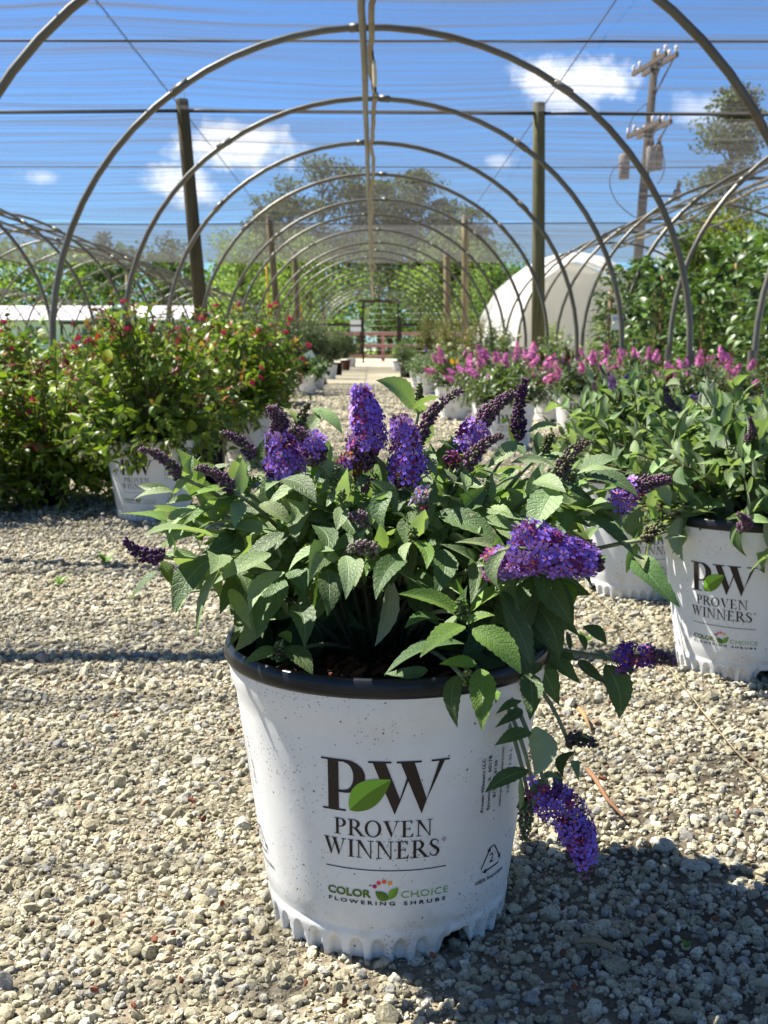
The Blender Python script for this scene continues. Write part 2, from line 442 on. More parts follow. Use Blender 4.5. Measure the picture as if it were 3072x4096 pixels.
# ------------------------------------------------------------------ the printed white nursery pot
def pot_r(z): return .104 + .032 * np.asarray(z) / .235 + np.where(np.asarray(z) > .213, .0026, 0)
NTH = 432
def pot_body():
    mb = MB(); th = np.linspace(0, 2 * PI, NTH, endpoint=False)
    def notch(t):                                                    # drain notches: the wall starts higher there
        v = np.zeros_like(t)
        for c in np.radians([33, -82, 125, 215]):
            d = np.abs((t - c + PI) % (2 * PI) - PI); v = np.maximum(v, np.clip((.15 - d) / .06, 0, 1))
        return v
    zb = .021 * notch(th)
    fr = np.concatenate([np.linspace(0, .13, 20), np.linspace(.16, 1, 20)])
    rows = []
    for f in fr:
        z = zb + (.236 - zb) * f
        rr = pot_r(z)
        uu = (((th * 36 / (2 * PI)) % 1) - .5) / .36                      # arched scallops round the foot
        depth = .0058 * np.clip((.019 * np.sqrt(np.clip(1 - uu ** 2, 0, 1)) - z + .0035 * (np.abs(uu) < 1)) / .0065, 0, 1) ** .8 * np.clip((1 - np.abs(uu)) / .25, 0, 1)
        rr = rr - depth + .0008 * np.sin(th * 3 + 1) * np.clip((z - .02) / .02, 0, 1)
        rr = rr - .0015 * np.exp(-((z - .030) / .004) ** 2)
        rows.append(np.stack([rr * np.sin(th), -rr * np.cos(th), z], -1))
    inner = np.stack([.093 * np.sin(th), -.093 * np.cos(th), zb + .012], -1)
    V = np.concatenate([inner[None], np.array(rows)]); m = len(V)
    i, j = np.meshgrid(np.arange(m - 1), np.arange(NTH), indexing='ij'); j2 = (j + 1) % NTH
    mb.add(V.reshape(-1, 3), np.stack([i * NTH + j, i * NTH + j2, (i + 1) * NTH + j2, (i + 1) * NTH + j], -1).reshape(-1, 4), (.8, .8, .8))
    k = mb.n; mb.add([[0, 0, .016]] , np.zeros((0, 3), int)); mb.f.append(np.stack([np.full(NTH, k), (np.arange(NTH) + 1) % NTH, np.arange(NTH)], -1))
    return mb.mesh('pot', M_WHITE)
def pot_rim():
    mb = MB()
    lathe(mb, [(.1372, .2325), (.1395, .2330), (.1412, .2355), (.1418, .2395), (.1412, .2435), (.1400, .2470), (.1380, .2488),
               (.1360, .2480), (.1338, .2455), (.1325, .240), (.1300, .21), (.1270, .185)], 96)
    return mb.mesh('rim', M_BLACK)

EL = lambda cx, cy, rx, ry, a0, a1, n=24: [(cx + rx * math.cos(a), cy + ry * math.sin(a)) for a in np.linspace(math.radians(a0), math.radians(a1), n)]
def ringp(cx, cy, rx, ry, ix, iy, a0=0, a1=360, icx=None, n=28):
    o = EL(cx, cy, rx, ry, a0, a1, n); i = EL(cx if icx is None else icx, cy, ix, iy, a0, a1, n)
    return [[o[k], o[k + 1], i[k + 1], i[k]] for k in range(n - 1)]
def rc(x0, y0, x1, y1): return [[(x0, y0), (x1, y0), (x1, y1), (x0, y1)]]
def glyph(ch):
    """serif capitals, cap height 1 -> (advance width, polygons)"""
    sf = .04
    if ch == 'I': return .36, rc(.11, 0, .25, 1) + rc(.02, 0, .34, sf) + rc(.02, 1 - sf, .34, 1)
    if ch in 'PR':
        p = rc(.11, 0, .25, 1) + rc(.01, 0, .36, sf) + rc(.01, 1 - sf, .25, 1)
        p += rc(.25, .95, .32, 1) + rc(.25, .46, .32, .51)
        p += ringp(.32, .73, .31, .27, .16, .22, -90, 90)
        if ch == 'R': p += [[(.32, .47), (.47, .50), (.82, .03), (.65, .03)]] + rc(.60, 0, .90, sf)
        return (.66 if ch == 'P' else .80), p
    if ch == 'O': return .88, ringp(.43, .5, .41, .52, .27, .465, 0, 360, n=48)
    if ch == 'V':
        return .80, [[(.05, .97), (.23, .97), (.46, .2), (.40, -.02)], [(.40, -.02), (.46, .2), (.71, .97), (.65, .97)]] + rc(0, .96, .33, 1) + rc(.53, .96, .81, 1)
    if ch == 'W':
        return 1.16, [[(.05, .97), (.22, .97), (.43, .2), (.37, -.02)], [(.37, -.02), (.43, .2), (.62, .90), (.56, .90)],
                      [(.46, .97), (.63, .97), (.83, .2), (.77, -.02)], [(.77, -.02), (.83, .2), (1.06, .97), (1.0, .97)]] + rc(0, .96, .31, 1) + rc(.40, .96, .70, 1) + rc(.90, .96, 1.15, 1)
    if ch == 'E':
        return .68, rc(.11, 0, .25, 1) + rc(.01, 0, .60, sf) + rc(.01, 1 - sf, .57, 1) + rc(.25, .48, .46, .525) + rc(.44, .40, .47, .61) + \
            [[(.57, 1), (.57, .80), (.54, .80), (.47, .96)], [(.60, 0), (.62, .22), (.59, .22), (.50, .04)]]
    if ch == 'N':
        return .90, rc(.12, 0, .175, 1) + [[(.06, 1), (.24, 1), (.74, .0), (.72, -.03)]] + rc(.70, -.02, .755, 1) + rc(.02, 0, .29, sf) + rc(.02, 1 - sf, .2, 1) + rc(.59, 1 - sf, .87, 1)
    if ch == 'S':
        P = np.array([(.47, .74), (.45, .90), (.30, .975), (.15, .92), (.10, .76), (.20, .60), (.36, .49), (.48, .36), (.50, .20), (.38, .05), (.24, .02), (.11, .10), (.07, .28)])
        w = np.array([.012, .018, .028, .045, .055, .068, .075, .072, .058, .036, .026, .018, .012])
        t = np.linspace(0, 12, 49); k = np.arange(13)
        Q = np.stack([np.interp(t, k, P[:, 0]), np.interp(t, k, P[:, 1])], 1); ww = np.interp(t, k, w)
        for _ in range(4): Q[1:-1] = (Q[:-2] + 2 * Q[1:-1] + Q[2:]) / 4
        d = np.gradient(Q, axis=0); d /= np.linalg.norm(d, axis=1)[:, None]; nn = np.stack([-d[:, 1], d[:, 0]], 1)
        a, b = Q + nn * ww[:, None], Q - nn * ww[:, None]
        return .60, [[tuple(a[i]), tuple(a[i + 1]), tuple(b[i + 1]), tuple(b[i])] for i in range(len(Q) - 1)] + rc(.455, .70, .485, .90) + rc(.06, .10, .09, .32)

def font_polys(txt, size, space=1.0, bold=0.0, width=1.0):
    cu = bpy.data.curves.new('lettering', 'FONT'); cu.body = txt; cu.size = 1.0; cu.space_character = space; cu.offset = bold; cu.resolution_u = 3
    o = bpy.data.objects.new('lettering', cu); C.objects.link(o)
    dg = bpy.context.evaluated_depsgraph_get(); e = o.evaluated_get(dg); me = e.to_mesh()
    v = [(p.co.x * size * width, p.co.y * size) for p in me.vertices]; f = [[v[i] for i in p.vertices] for p in me.polygons]
    e.to_mesh_clear(); bpy.data.objects.remove(o); bpy.data.curves.remove(cu)
    x = [q[0] for g in f for q in g]
    return f, min(x), max(x)

BLK, DGR, LGR = (.022, .014, .012), (.085, .15, .012), (.17, .33, .03)
def pot_print(full=True):
    items = []                                                       # (polygon in u,z metres; colour)
    def put(polys, col, ox, oz, sx, sz=None, lay=0):
        sz = sx if sz is None else sz
        for p in polys: items.append(([(ox + x * sx, oz + y * sz) for x, y in p], col, lay))
    def serif_line(txt, u0, u1, z0, h, gap=.05):
        adv = [glyph(c)[0] + gap for c in txt]; k = (u1 - u0) / (sum(adv) - gap); x = u0
        for c, a in zip(txt, adv):
            put(glyph(c)[1], BLK, x, z0, k, h); x += a * k
    # the two large initials
    P = rc(.13, 0, .33, 1) + rc(.02, 0, .46, .035) + rc(0, .965, .33, 1) + rc(.33, .955, .44, 1) + rc(.33, .36, .44, .41) + ringp(.44, .68, .37, .32, .16, .26, -90, 90, n=32)
    put(P, BLK, -.055, .136, .0445)
    Wp = [[(.08, .97), (.30, .97), (.56, .25), (.46, -.02)], [(.46, -.02), (.56, .25), (.80, .93), (.74, .93)],
          [(.56, .97), (.80, .97), (1.02, .25), (.93, -.02)], [(.93, -.02), (1.02, .25), (1.34, .97), (1.24, .97)]] + rc(0, .965, .40, 1) + rc(.49, .965, .92, 1) + rc(1.10, .965, 1.43, 1)
    put(Wp, BLK, -.0167, .136, .0447)
    def leafp(b, t, w, up, lo):
        b, t = np.array(b), np.array(t); d = t - b; nn = np.array([-d[1], d[0]]); s = np.linspace(0, 1, 17)
        cen = b + d * s[:, None] + nn * (.05 * np.sin(PI * s))[:, None]; pr = (np.sin(PI * s ** .85) ** .9 * w)[:, None] * nn
        for sg, c in ((1, up), (-1, lo)):
            for i in range(16):
                q = [cen[i], cen[i + 1], cen[i + 1] + sg * pr[i + 1], cen[i] + sg * pr[i]]
                items.append(([tuple(x) for x in (q if sg < 0 else q)], c, 3))
    leafp((-.0315, .1375), (.0010, .1655), .26, (.20, .42, .035), (.10, .20, .015))
    serif_line('PROVEN', -.0447, .0345, .1152, .0143)
    serif_line('WINNERS', -.0537, .0408, .0962, .0155)
    f, a, b = font_polys('R', .0022); put(f, BLK, .0431, .1092, 1); put(ringp(.0439, .1100, .0017, .0017, .0014, .0014, n=20), BLK, 0, 0, 1)
    items += [([(u, z), (u + .014, z), (u + .014, z + .0008), (u, z + .0008)], BLK, 0) for u, z in zip(np.arange(7) * .014 - .052, [.0852] * 7)]
    def sans(txt, u0, u1, z0, h, col, space=1.0, bold=0.0):
        f, a, b = font_polys(txt, 1.0, space, bold); k = (u1 - u0) / (b - a)
        put(f, col, u0 - a * k, z0, k, h / .70)
    sans('COLOR', -.051, -.0145, .0608, .0066, DGR, 1.0, .035)
    sans('CHOICE', .0092, .0483, .0608, .0062, LGR, 1.08, -.004)
    sans('FLOWERING', -.0503, .0045, .0543, .0032, BLK, 1.55, .025)
    sans('SHRUBS', .0112, .046, .0543, .0032, BLK, 1.55, .025)
    leafp((-.0005, .0598), (-.0113, .0668), .30, (.10, .19, .015), (.075, .15, .012))
    leafp((.0000, .0600), (.0068, .0705), .26, (.17, .36, .03), (.13, .28, .02))
    for u, z, c in ((-.0117, .0712, (.42, .02, .13)), (-.0085, .0745, (.80, .05, .07)), (-.0042, .0758, (.85, .10, .05)), (.0004, .0745, (.85, .33, .02))):
        put([EL(u, z, .0018, .0018, 0, 342, 20)], c, 0, 0, 1)
    def vert(txt, u, z0, h, length):
        f, a, b = font_polys(txt, 1.0, 1.0, .012); k = length / (b - a)
        for p in f: items.append(([(u - y * h / .70, z0 + (x - a) * k) for x, y in p], BLK, 0))
    vert('Proven Winners LLC', .0815, .1250, .0034, .0480)
    vert('Sycamore, IL  60178', .0885, .1250, .0034, .0490)
    vert('815-895-8130', .0955, .1345, .0034, .0335)
    vert('www.provenwinners.com', .1035, .1235, .0034, .0540)
    vert('3.00 gal/11.35 L', .1155, .1315, .0034, .0420)
    # recycling triangle with its 2
    T = [(.0962, .0925), (.1120, .0690), (.0795, .0672)]
    for a in range(3):
        p, q = np.array(T[a]), np.array(T[(a + 1) % 3]); d = q - p; L = np.linalg.norm(d); d /= L; nn = np.array([-d[1], d[0]])
        s, e = p + d * L * .16, p + d * L * .70; w = .0006
        items.append(([tuple(s - nn * w), tuple(e - nn * w), tuple(e + nn * w), tuple(s + nn * w)], BLK, 0))
        items.append(([tuple(e - nn * .0024), tuple(e + d * .0048), tuple(e + nn * .0024)], BLK, 0))
        o, i = p + d * L * .16, p + (np.array(T[(a + 2) % 3]) - p) / L * L * .16
        items.append(([tuple(o - nn * w), tuple(o + nn * w), tuple(i + np.array([0, w])), tuple(i - np.array([0, w]))], BLK, 1))
    sans('2', .0930, .0985, .0735, .0090, BLK, 1, -.005)
    sans('100% Recyclable', .0765, .1170, .0578, .0036, BLK, 1, .012)
    mb = MB(); bm = bmesh.new(); cl = bm.verts.layers.float_color.new('c'); kl = bm.verts.layers.float.new('k')
    for n, (p, col, lay) in enumerate(items):
        try:
            vs = [bm.verts.new((u, 0, z)) for u, z in p]
            for v in vs: v[cl] = (*col, 1); v[kl] = .00022 + lay * .00006 + (n % 23) * .0000025
            bm.faces.new(vs)
        except ValueError: pass
    bmesh.ops.triangulate(bm, faces=bm.faces[:])
    for u in np.arange(-.06, .125, .007):
        bmesh.ops.bisect_plane(bm, geom=bm.verts[:] + bm.edges[:] + bm.faces[:], plane_co=(u, 0, 0), plane_no=(1, 0, 0))
    bmesh.ops.triangulate(bm, faces=bm.faces[:])
    bm.verts.index_update()
    U = np.array([v.co[:] for v in bm.verts]); cc = np.array([v[cl][:3] for v in bm.verts]); off = np.array([v[kl] for v in bm.verts])
    rr = pot_r(U[:, 2]); th = U[:, 0] / rr; ro = rr + off + .0003 + .0008 * np.sin(th * 3 + 1)
    V = np.stack([ro * np.sin(th), -ro * np.cos(th), U[:, 2]], -1)
    F3 = [[v.index for v in f.verts] for f in bm.faces if len(f.verts) == 3]; F4 = [[v.index for v in f.verts] for f in bm.faces if len(f.verts) == 4]
    bm.free()
    fs = [np.array(F3)] + ([np.array(F4)] if F4 else [])
    # face outwards
    fixed = []
    for f in fs:
        nrm = np.cross(V[f[:, 1]] - V[f[:, 0]], V[f[:, 2]] - V[f[:, 0]]); out = V[f].mean(1) * [1, 1, 0]
        flip = (nrm * out).sum(1) < 0; f = f.copy(); f[flip] = f[flip][:, ::-1]; fixed.append(f)
    for a in np.radians([0, 120, 240]):                       # the print repeats round the pot
        ca, sa = math.cos(a), math.sin(a); mb.add(V @ np.array([[ca, sa, 0], [-sa, ca, 0], [0, 0, 1]]), fixed, cc)
    return mb.mesh('printed_label', M_PRINT, False)

def soil_mesh(r=.1295, z=.206, seed=1, chips=420):
    rr = rng(seed); mb = MB(); nr, na = 14, 48
    a = np.linspace(0, 2 * PI, na, endpoint=False); R = np.linspace(0, r, nr)
    V = np.stack([R[:, None] * np.cos(a), R[:, None] * np.sin(a), z + .010 * (1 - (R / r) ** 2)[:, None] + rr.normal(0, .0018, (nr, na))], -1)
    i, j = np.meshgrid(np.arange(nr - 1), np.arange(na), indexing='ij'); j2 = (j + 1) % na
    mb.add(V.reshape(-1, 3), np.stack([i * na + j, (i + 1) * na + j, (i + 1) * na + j2, i * na + j2], -1).reshape(-1, 4), (.03, .02, .012))
    n = chips; q = np.sqrt(rr.uniform(0, 1, n)) * (r - .006); t = rr.uniform(0, 2 * PI, n)
    T = np.stack([q * np.cos(t), q * np.sin(t), z + .011 * (1 - (q / r) ** 2) + rr.uniform(0, .004, n)], 1)
    sz = np.stack([rr.uniform(.003, .011, n), rr.uniform(.0018, .005, n), rr.uniform(.0008, .0022, n)], 1)
    col = np.array([[.06, .022, .012]]) * rr.uniform(.3, 2.2, (n, 1)) * np.where(rr.uniform(0, 1, (n, 1)) < .1, [[2.2, 2.6, 2.4]], 1)
    stamp(mb, ICO1[0] * [1, 1, 1], ICO1[1], rot_rand(n, rr, .35), sz, T, col)
    return mb.mesh('potting_mulch', M_SOILV, False)
M_SOILV = m_attr('mulch_chips', .85, 160, .45, .2, .5, .003)
POT, RIM, PRINT, SOIL = pot_body(), pot_rim(), pot_print(), soil_mesh()
PLAINPOT = {}
def plain_pot_mesh(mat):
    if mat.name not in PLAINPOT:
        mb = MB(); lathe(mb, [(0, .004), (.088, .0), (.094, .004), (.118, .205), (.122, .206), (.125, .212), (.125, .236), (.121, .238), (.117, .235), (.108, .18)], 48)
        PLAINPOT[mat.name] = mb.mesh('pot', mat)
    return PLAINPOT[mat.name]

def potted(name, label, cat, x, y, rz=0.0, group=None, pot='white', s=1.0, rim=True, printed=True, ps=1.0):
    t = thing(name, label, cat, (x, y, 0), 0, group)
    if pot == 'white':
        p = ob('pot', POT, t, rot=(0, 0, rz), scale=s)
        if rim: ob('rim', RIM, p)
        if printed: ob('printed_label', PRINT, p)
    else:
        p = ob('pot', plain_pot_mesh(M_BLACK if pot == 'black' else M_BROWN), t, rot=(0, 0, rz), scale=(ps, ps, ps))
    ob('potting_mulch', SOIL, t, scale=(ps * .9, ps * .9, ps) if pot != 'white' else s)
    return t
# ------------------------------------------------------------------ the butterfly bush in front
PX, PY = .012, .956
main = potted('potted_butterfly_bush', 'violet flowering butterfly bush in a speckled white pot standing alone on the gravel in front', 'potted shrub', PX, PY)
def loc(p): return np.asarray(p, float) - np.array([PX, PY, 0])
r0 = rng(11)
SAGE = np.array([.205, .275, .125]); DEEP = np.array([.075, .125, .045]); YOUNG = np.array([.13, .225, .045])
fol = MB(); stems = MB()
c7 = lambda x, y: (400 + .6631 * x, 1500 + .6631 * y)
c8 = lambda x, y: (1400 + .6631 * x, 1500 + .6631 * y)
c9 = lambda x, y: (1800 + .6028 * x, 2500 + .6028 * y)
c6 = lambda x, y: (2200 + .6328 * x, 1400 + .6328 * y)
# leaves read off the photograph: base, tip, width (in crop pixels), distance of the base, shade of green
TR = [(c7, .6631, [
    (420, 690, 230, 665, 62, .90, 0), (440, 702, 205, 750, 80, .89, 0), (560, 742, 398, 780, 55, .90, 0), (545, 622, 612, 488, 90, .95, 0),
    (640, 580, 795, 535, 50, .97, 0), (852, 690, 848, 480, 100, .93, 0), (832, 760, 808, 925, 92, .90, 0), (575, 812, 418, 955, 90, .89, 0),
    (455, 900, 420, 1045, 95, .91, 0), (582, 1100, 384, 1082, 70, .88, 0), (586, 1116, 686, 1108, 58, .86, 0), (345, 1180, 168, 1385, 95, .88, 1),
    (505, 1180, 455, 1442, 98, .88, 0), (590, 1150, 722, 1350, 118, .86, 0), (582, 1128, 498, 1245, 68, .90, 1), (632, 972, 726, 925, 52, .90, 0),
    (612, 962, 522, 908, 62, .92, 1), (825, 1180, 895, 1335, 92, .86, 1), (795, 1290, 915, 1538, 105, .85, 0), (1110, 1188, 902, 1432, 120, .84, 0),
    (1110, 950, 838, 1182, 112, .87, 1), (1412, 1058, 1138, 1185, 112, .84, 0), (1370, 1170, 1372, 1455, 130, .84, 1), (1480, 1090, 1482, 1355, 108, .83, 0),
    (1130, 1190, 1232, 1332, 120, .87, 1), (1100, 1230, 948, 1582, 185, .87, 1), (1180, 1380, 1232, 1642, 140, .86, 1), (830, 1480, 758, 1655, 48, .88, 1),
    (1062, 1648, 862, 1742, 82, .86, 1), (1120, 1640, 1282, 1812, 130, .86, 1), (1082, 1560, 1152, 1620, 72, .87, 2), (1095, 630, 1305, 772, 130, .90, 1),
    (1192, 322, 1082, 190, 122, 1.0, 0), (1280, 200, 1462, 355, 105, 1.0, 0), (1192, 372, 1292, 372, 55, .97, 0), (962, 780, 1165, 905, 115, .89, 0),
    (1160, 950, 980, 1125, 110, .90, 1), (742, 1100, 832, 1172, 85, .88, 1), (1330, 902, 1432, 1045, 130, .90, 1), (1492, 850, 1625, 985, 105, .88, 1),
    (1090, 620, 1000, 700, 80, .93, 0), (1452, 640, 1335, 720, 90, .93, 0), (700, 720, 800, 690, 60, .93, 0), (640, 860, 560, 780, 55, .95, 2),
    (700, 830, 640, 780, 50, .94, 2), (760, 740, 700, 880, 60, .94, 2), (1000, 990, 840, 930, 60, .92, 0), (900, 880, 1060, 830, 60, .95, 0),
    (1230, 860, 1110, 790, 70, .95, 0), (1300, 1190, 1250, 1400, 90, .87, 1), (960, 1130, 1050, 1010, 70, .93, 1), (520, 940, 600, 1050, 66, .92, 1),
    (880, 640, 1010, 640, 70, .98, 0), (460, 640, 540, 720, 40, .95, 2), (690, 1170, 620, 1370, 60, .93, 1), (380, 1120, 430, 1270, 70, .90, 2)]),
    (c8, .6631, [
    (385, 192, 158, 33, 135, .98, 0), (382, 204, 645, 155, 66, .95, 2), (522, 392, 692, 482, 44, .93, 1), (1075, 338, 1280, 310, 70, .95, 0),
    (1000, 405, 828, 562, 88, .92, 0), (1242, 560, 968, 532, 82, .90, 0), (1380, 592, 1618, 500, 112, .94, 0), (1370, 596, 1660, 606, 66, .91, 0),
    (1232, 690, 1092, 972, 190, .86, 0), (1325, 790, 1650, 812, 74, .90, 0), (1165, 500, 1325, 492, 70, .97, 0), (795, 800, 525, 790, 80, .90, 0),
    (850, 790, 992, 872, 62, .88, 0), (800, 872, 1062, 990, 120, .87, 0), (990, 1082, 635, 1010, 72, .83, 0), (520, 830, 962, 1078, 150, .87, 1),
    (362, 985, 462, 1172, 92, .84, 2), (325, 1095, 156, 1355, 140, .84, 1), (560, 1050, 508, 1335, 130, .85, 1), (690, 1482, 292, 1322, 150, .79, 2),
    (722, 1440, 965, 1270, 172, .82, 2), (682, 1432, 638, 1228, 72, .82, 2), (702, 1502, 874, 1450, 84, .78, 2), (682, 1512, 422, 1705, 150, .77, 2),
    (740, 1532, 1032, 1805, 178, .77, 2), (690, 1622, 208, 1812, 150, .80, 1), (762, 1742, 538, 1745, 104, .79, 2), (925, 1380, 1092, 1755, 172, .83, 1),
    (760, 1100, 728, 1382, 110, .85, 1), (1092, 1210, 1002, 1272, 44, .80, 0), (1180, 1172, 1182, 1385, 110, .86, 1), (120, 640, 270, 860, 150, .88, 1),
    (240, 700, 210, 940, 110, .87, 1), (480, 560, 700, 700, 90, .93, 0), (430, 460, 520, 620, 80, .93, 0), (700, 640, 860, 560, 70, .95, 0),
    (860, 700, 1040, 620, 90, .93, 0), (930, 640, 760, 560, 70, .96, 0), (640, 900, 800, 790, 60, .90, 1), (1320, 720, 1480, 660, 80, .92, 0),
    (1290, 820, 1240, 1000, 100, .87, 1), (1380, 1040, 1520, 1060, 120, .88, 1), (300, 820, 420, 760, 80, .90, 0), (350, 900, 250, 830, 60, .88, 0),
    (400, 930, 480, 870, 60, .88, 0), (560, 1010, 460, 900, 60, .88, 1), (30, 1090, 20, 1300, 90, .86, 0), (600, 1100, 620, 1260, 90, .86, 1),
    (860, 1130, 900, 1400, 130, .88, 1), (560, 1480, 330, 1530, 120, .83, 1), (470, 1780, 200, 1800, 90, .83, 1), (980, 560, 900, 640, 60, .92, 2)]),
    (c9, .6028, [
    (208, 292, 214, 702, 165, .795, 2), (52, 332, 50, 682, 112, .80, 1), (512, 312, 530, 632, 142, .84, 1), (470, 500, 305, 590, 70, .85, 1),
    (480, 560, 300, 682, 80, .85, 1), (540, 712, 298, 800, 130, .84, 1), (570, 672, 560, 1002, 180, .84, 3), (520, 962, 232, 1112, 118, .83, 1),
    (830, 838, 752, 1012, 92, .86, 1), (835, 900, 855, 1035, 60, .87, 0), (862, 232, 1048, 402, 90, .88, 1), (1030, 262, 1122, 622, 190, .87, 1),
    (882, 12, 1042, 132, 112, .92, 1), (772, 42, 802, 172, 62, .92, 1), (862, 62, 902, 172, 54, .92, 1), (702, 182, 832, 232, 92, .90, 1),
    (632, 32, 772, 132, 84, .91, 1), (302, 432, 302, 522, 54, .81, 2), (712, 972, 702, 1105, 52, .86, 1), (1165, 250, 1200, 335, 60, .87, 1),
    (880, 770, 930, 760, 60, .86, 1), (640, 1010, 610, 1180, 60, .86, 3), (470, 1010, 462, 1230, 46, .85, 0), (740, 1010, 700, 1110, 50, .86, 1),
    (960, 160, 1040, 250, 60, .89, 1), (600, 250, 560, 330, 60, .87, 1)]),
    (c6, .6328, [
    (512, 1172, 572, 988, 138, .90, 0), (525, 1290, 175, 1040, 130, .88, 1), (545, 1300, 822, 1628, 190, .86, 1), (722, 1192, 862, 1182, 52, .88, 0),
    (592, 1190, 458, 1160, 52, .88, 1), (590, 1300, 590, 1385, 80, .86, 0), (250, 1010, 480, 1020, 70, .91, 0), (190, 1060, 450, 1080, 90, .90, 1),
    (120, 760, 230, 830, 80, .93, 0)])]
B, T, N, Wd, CO = [], [], [], [], []
for cf, k, rows in TR:
    for (x0, y0, x1, y1, w, Y, sh) in rows:
        dy = r0.normal(-.012, .012) - .02 * max(0, (y1 - y0)) / 350
        b, t = unp(*cf(x0, y0), Y), unp(*cf(x1, y1), Y + dy)
        B.append(b); T.append(t); Wd.append(w * k / FPX * 1.03 * Y * 1.08)
        d = unit(t - b)
        nrm = np.array([0, -.40, 1.0]) + r0.normal(0, .22, 3)
        if sh == 3: nrm = np.array([.3, 1.0, .2])
        N.append(nrm)
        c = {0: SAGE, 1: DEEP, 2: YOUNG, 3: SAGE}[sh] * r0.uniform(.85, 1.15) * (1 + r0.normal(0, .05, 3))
        CO.append(c)
n0 = len(B)
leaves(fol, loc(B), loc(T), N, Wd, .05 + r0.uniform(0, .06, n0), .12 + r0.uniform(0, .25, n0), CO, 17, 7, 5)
# shoots that fill the bush behind and between those
def shoot_leaves(a, b, c, n, L0, w0, cols, rr, sink=.25):
    P = bez(a, b, c, 24); out = []
    ts = np.linspace(.38, .97, n)
    for q, t in enumerate(ts):
        i = int(t * 23); p = P[i]; tan = unit(P[min(i + 1, 23)] - P[max(i - 1, 0)])
        ref = unit(np.cross(tan, [0.2, .4, 1.0])); oth = np.cross(tan, ref)
        ax = ref if q % 2 == 0 else oth
        for sg in (-1, 1):
            L = L0 * (1.0 - .45 * max(0, t - .55) / .45) * rr.uniform(.75, 1.15)
            d = unit(sg * ax + tan * rr.uniform(.35, .9) + np.array([0, 0, -sink]) + rr.normal(0, .18, 3))
            out.append((p, p + d * L, np.array([0, -.15, 1.0]) + rr.normal(0, .3, 3), w0 * L * rr.uniform(.85, 1.15), cols[rr.randint(len(cols))] * rr.uniform(.8, 1.15)))
    return out
ro = []
nsh = 0
while nsh < 78:
    az, el = r0.uniform(0, 2 * PI), r0.uniform(-.25, 1.25)
    dirv = np.array([math.cos(az) * math.cos(el), math.sin(az) * math.cos(el), math.sin(el)])
    tip = np.array([PX + .00, .985, .285]) + dirv * np.array([.205, .165, .125]) * r0.uniform(.75, 1.02)
    if tip[1] < .93 and tip[2] < .30: continue
    if tip[1] < .88 and abs(tip[0]) < .1: continue
    if tip[0] > .17 and tip[2] < .3: continue
    root = np.array([PX + r0.uniform(-.05, .05), PY + .05 + r0.uniform(-.02, .06), .212])
    mid = (root + tip) / 2 + np.array([0, 0, .05])
    if nsh % 3 == 0: tube(stems, loc(bez(root, mid, tip, 10)), np.linspace(.0024, .0011, 10), 6, np.array([.035, .026, .016]) * (1 - np.linspace(0, 1, 10)[:, None]) + np.array([.19, .21, .12]) * np.linspace(0, 1, 10)[:, None])
    ro += shoot_leaves(root, mid, tip, 6, .053, .42, [SAGE, DEEP, SAGE, SAGE * .9, YOUNG], r0)
    nsh += 1
ro = [q for q in ro if not (q[1][1] < 1.0 and q[1][2] < .285 and -.10 < q[1][0] < .08) and q[1][0] > -.205 and not (q[1][0] < -.13 and q[1][2] < .31) and not (q[1][0] > .15 and q[1][2] < .36)]
leaves(fol, loc([q[0] for q in ro]), loc([q[1] for q in ro]), [q[2] for q in ro], [q[3] for q in ro], .07, .25, [q[4] for q in ro], 13, 5, 6)
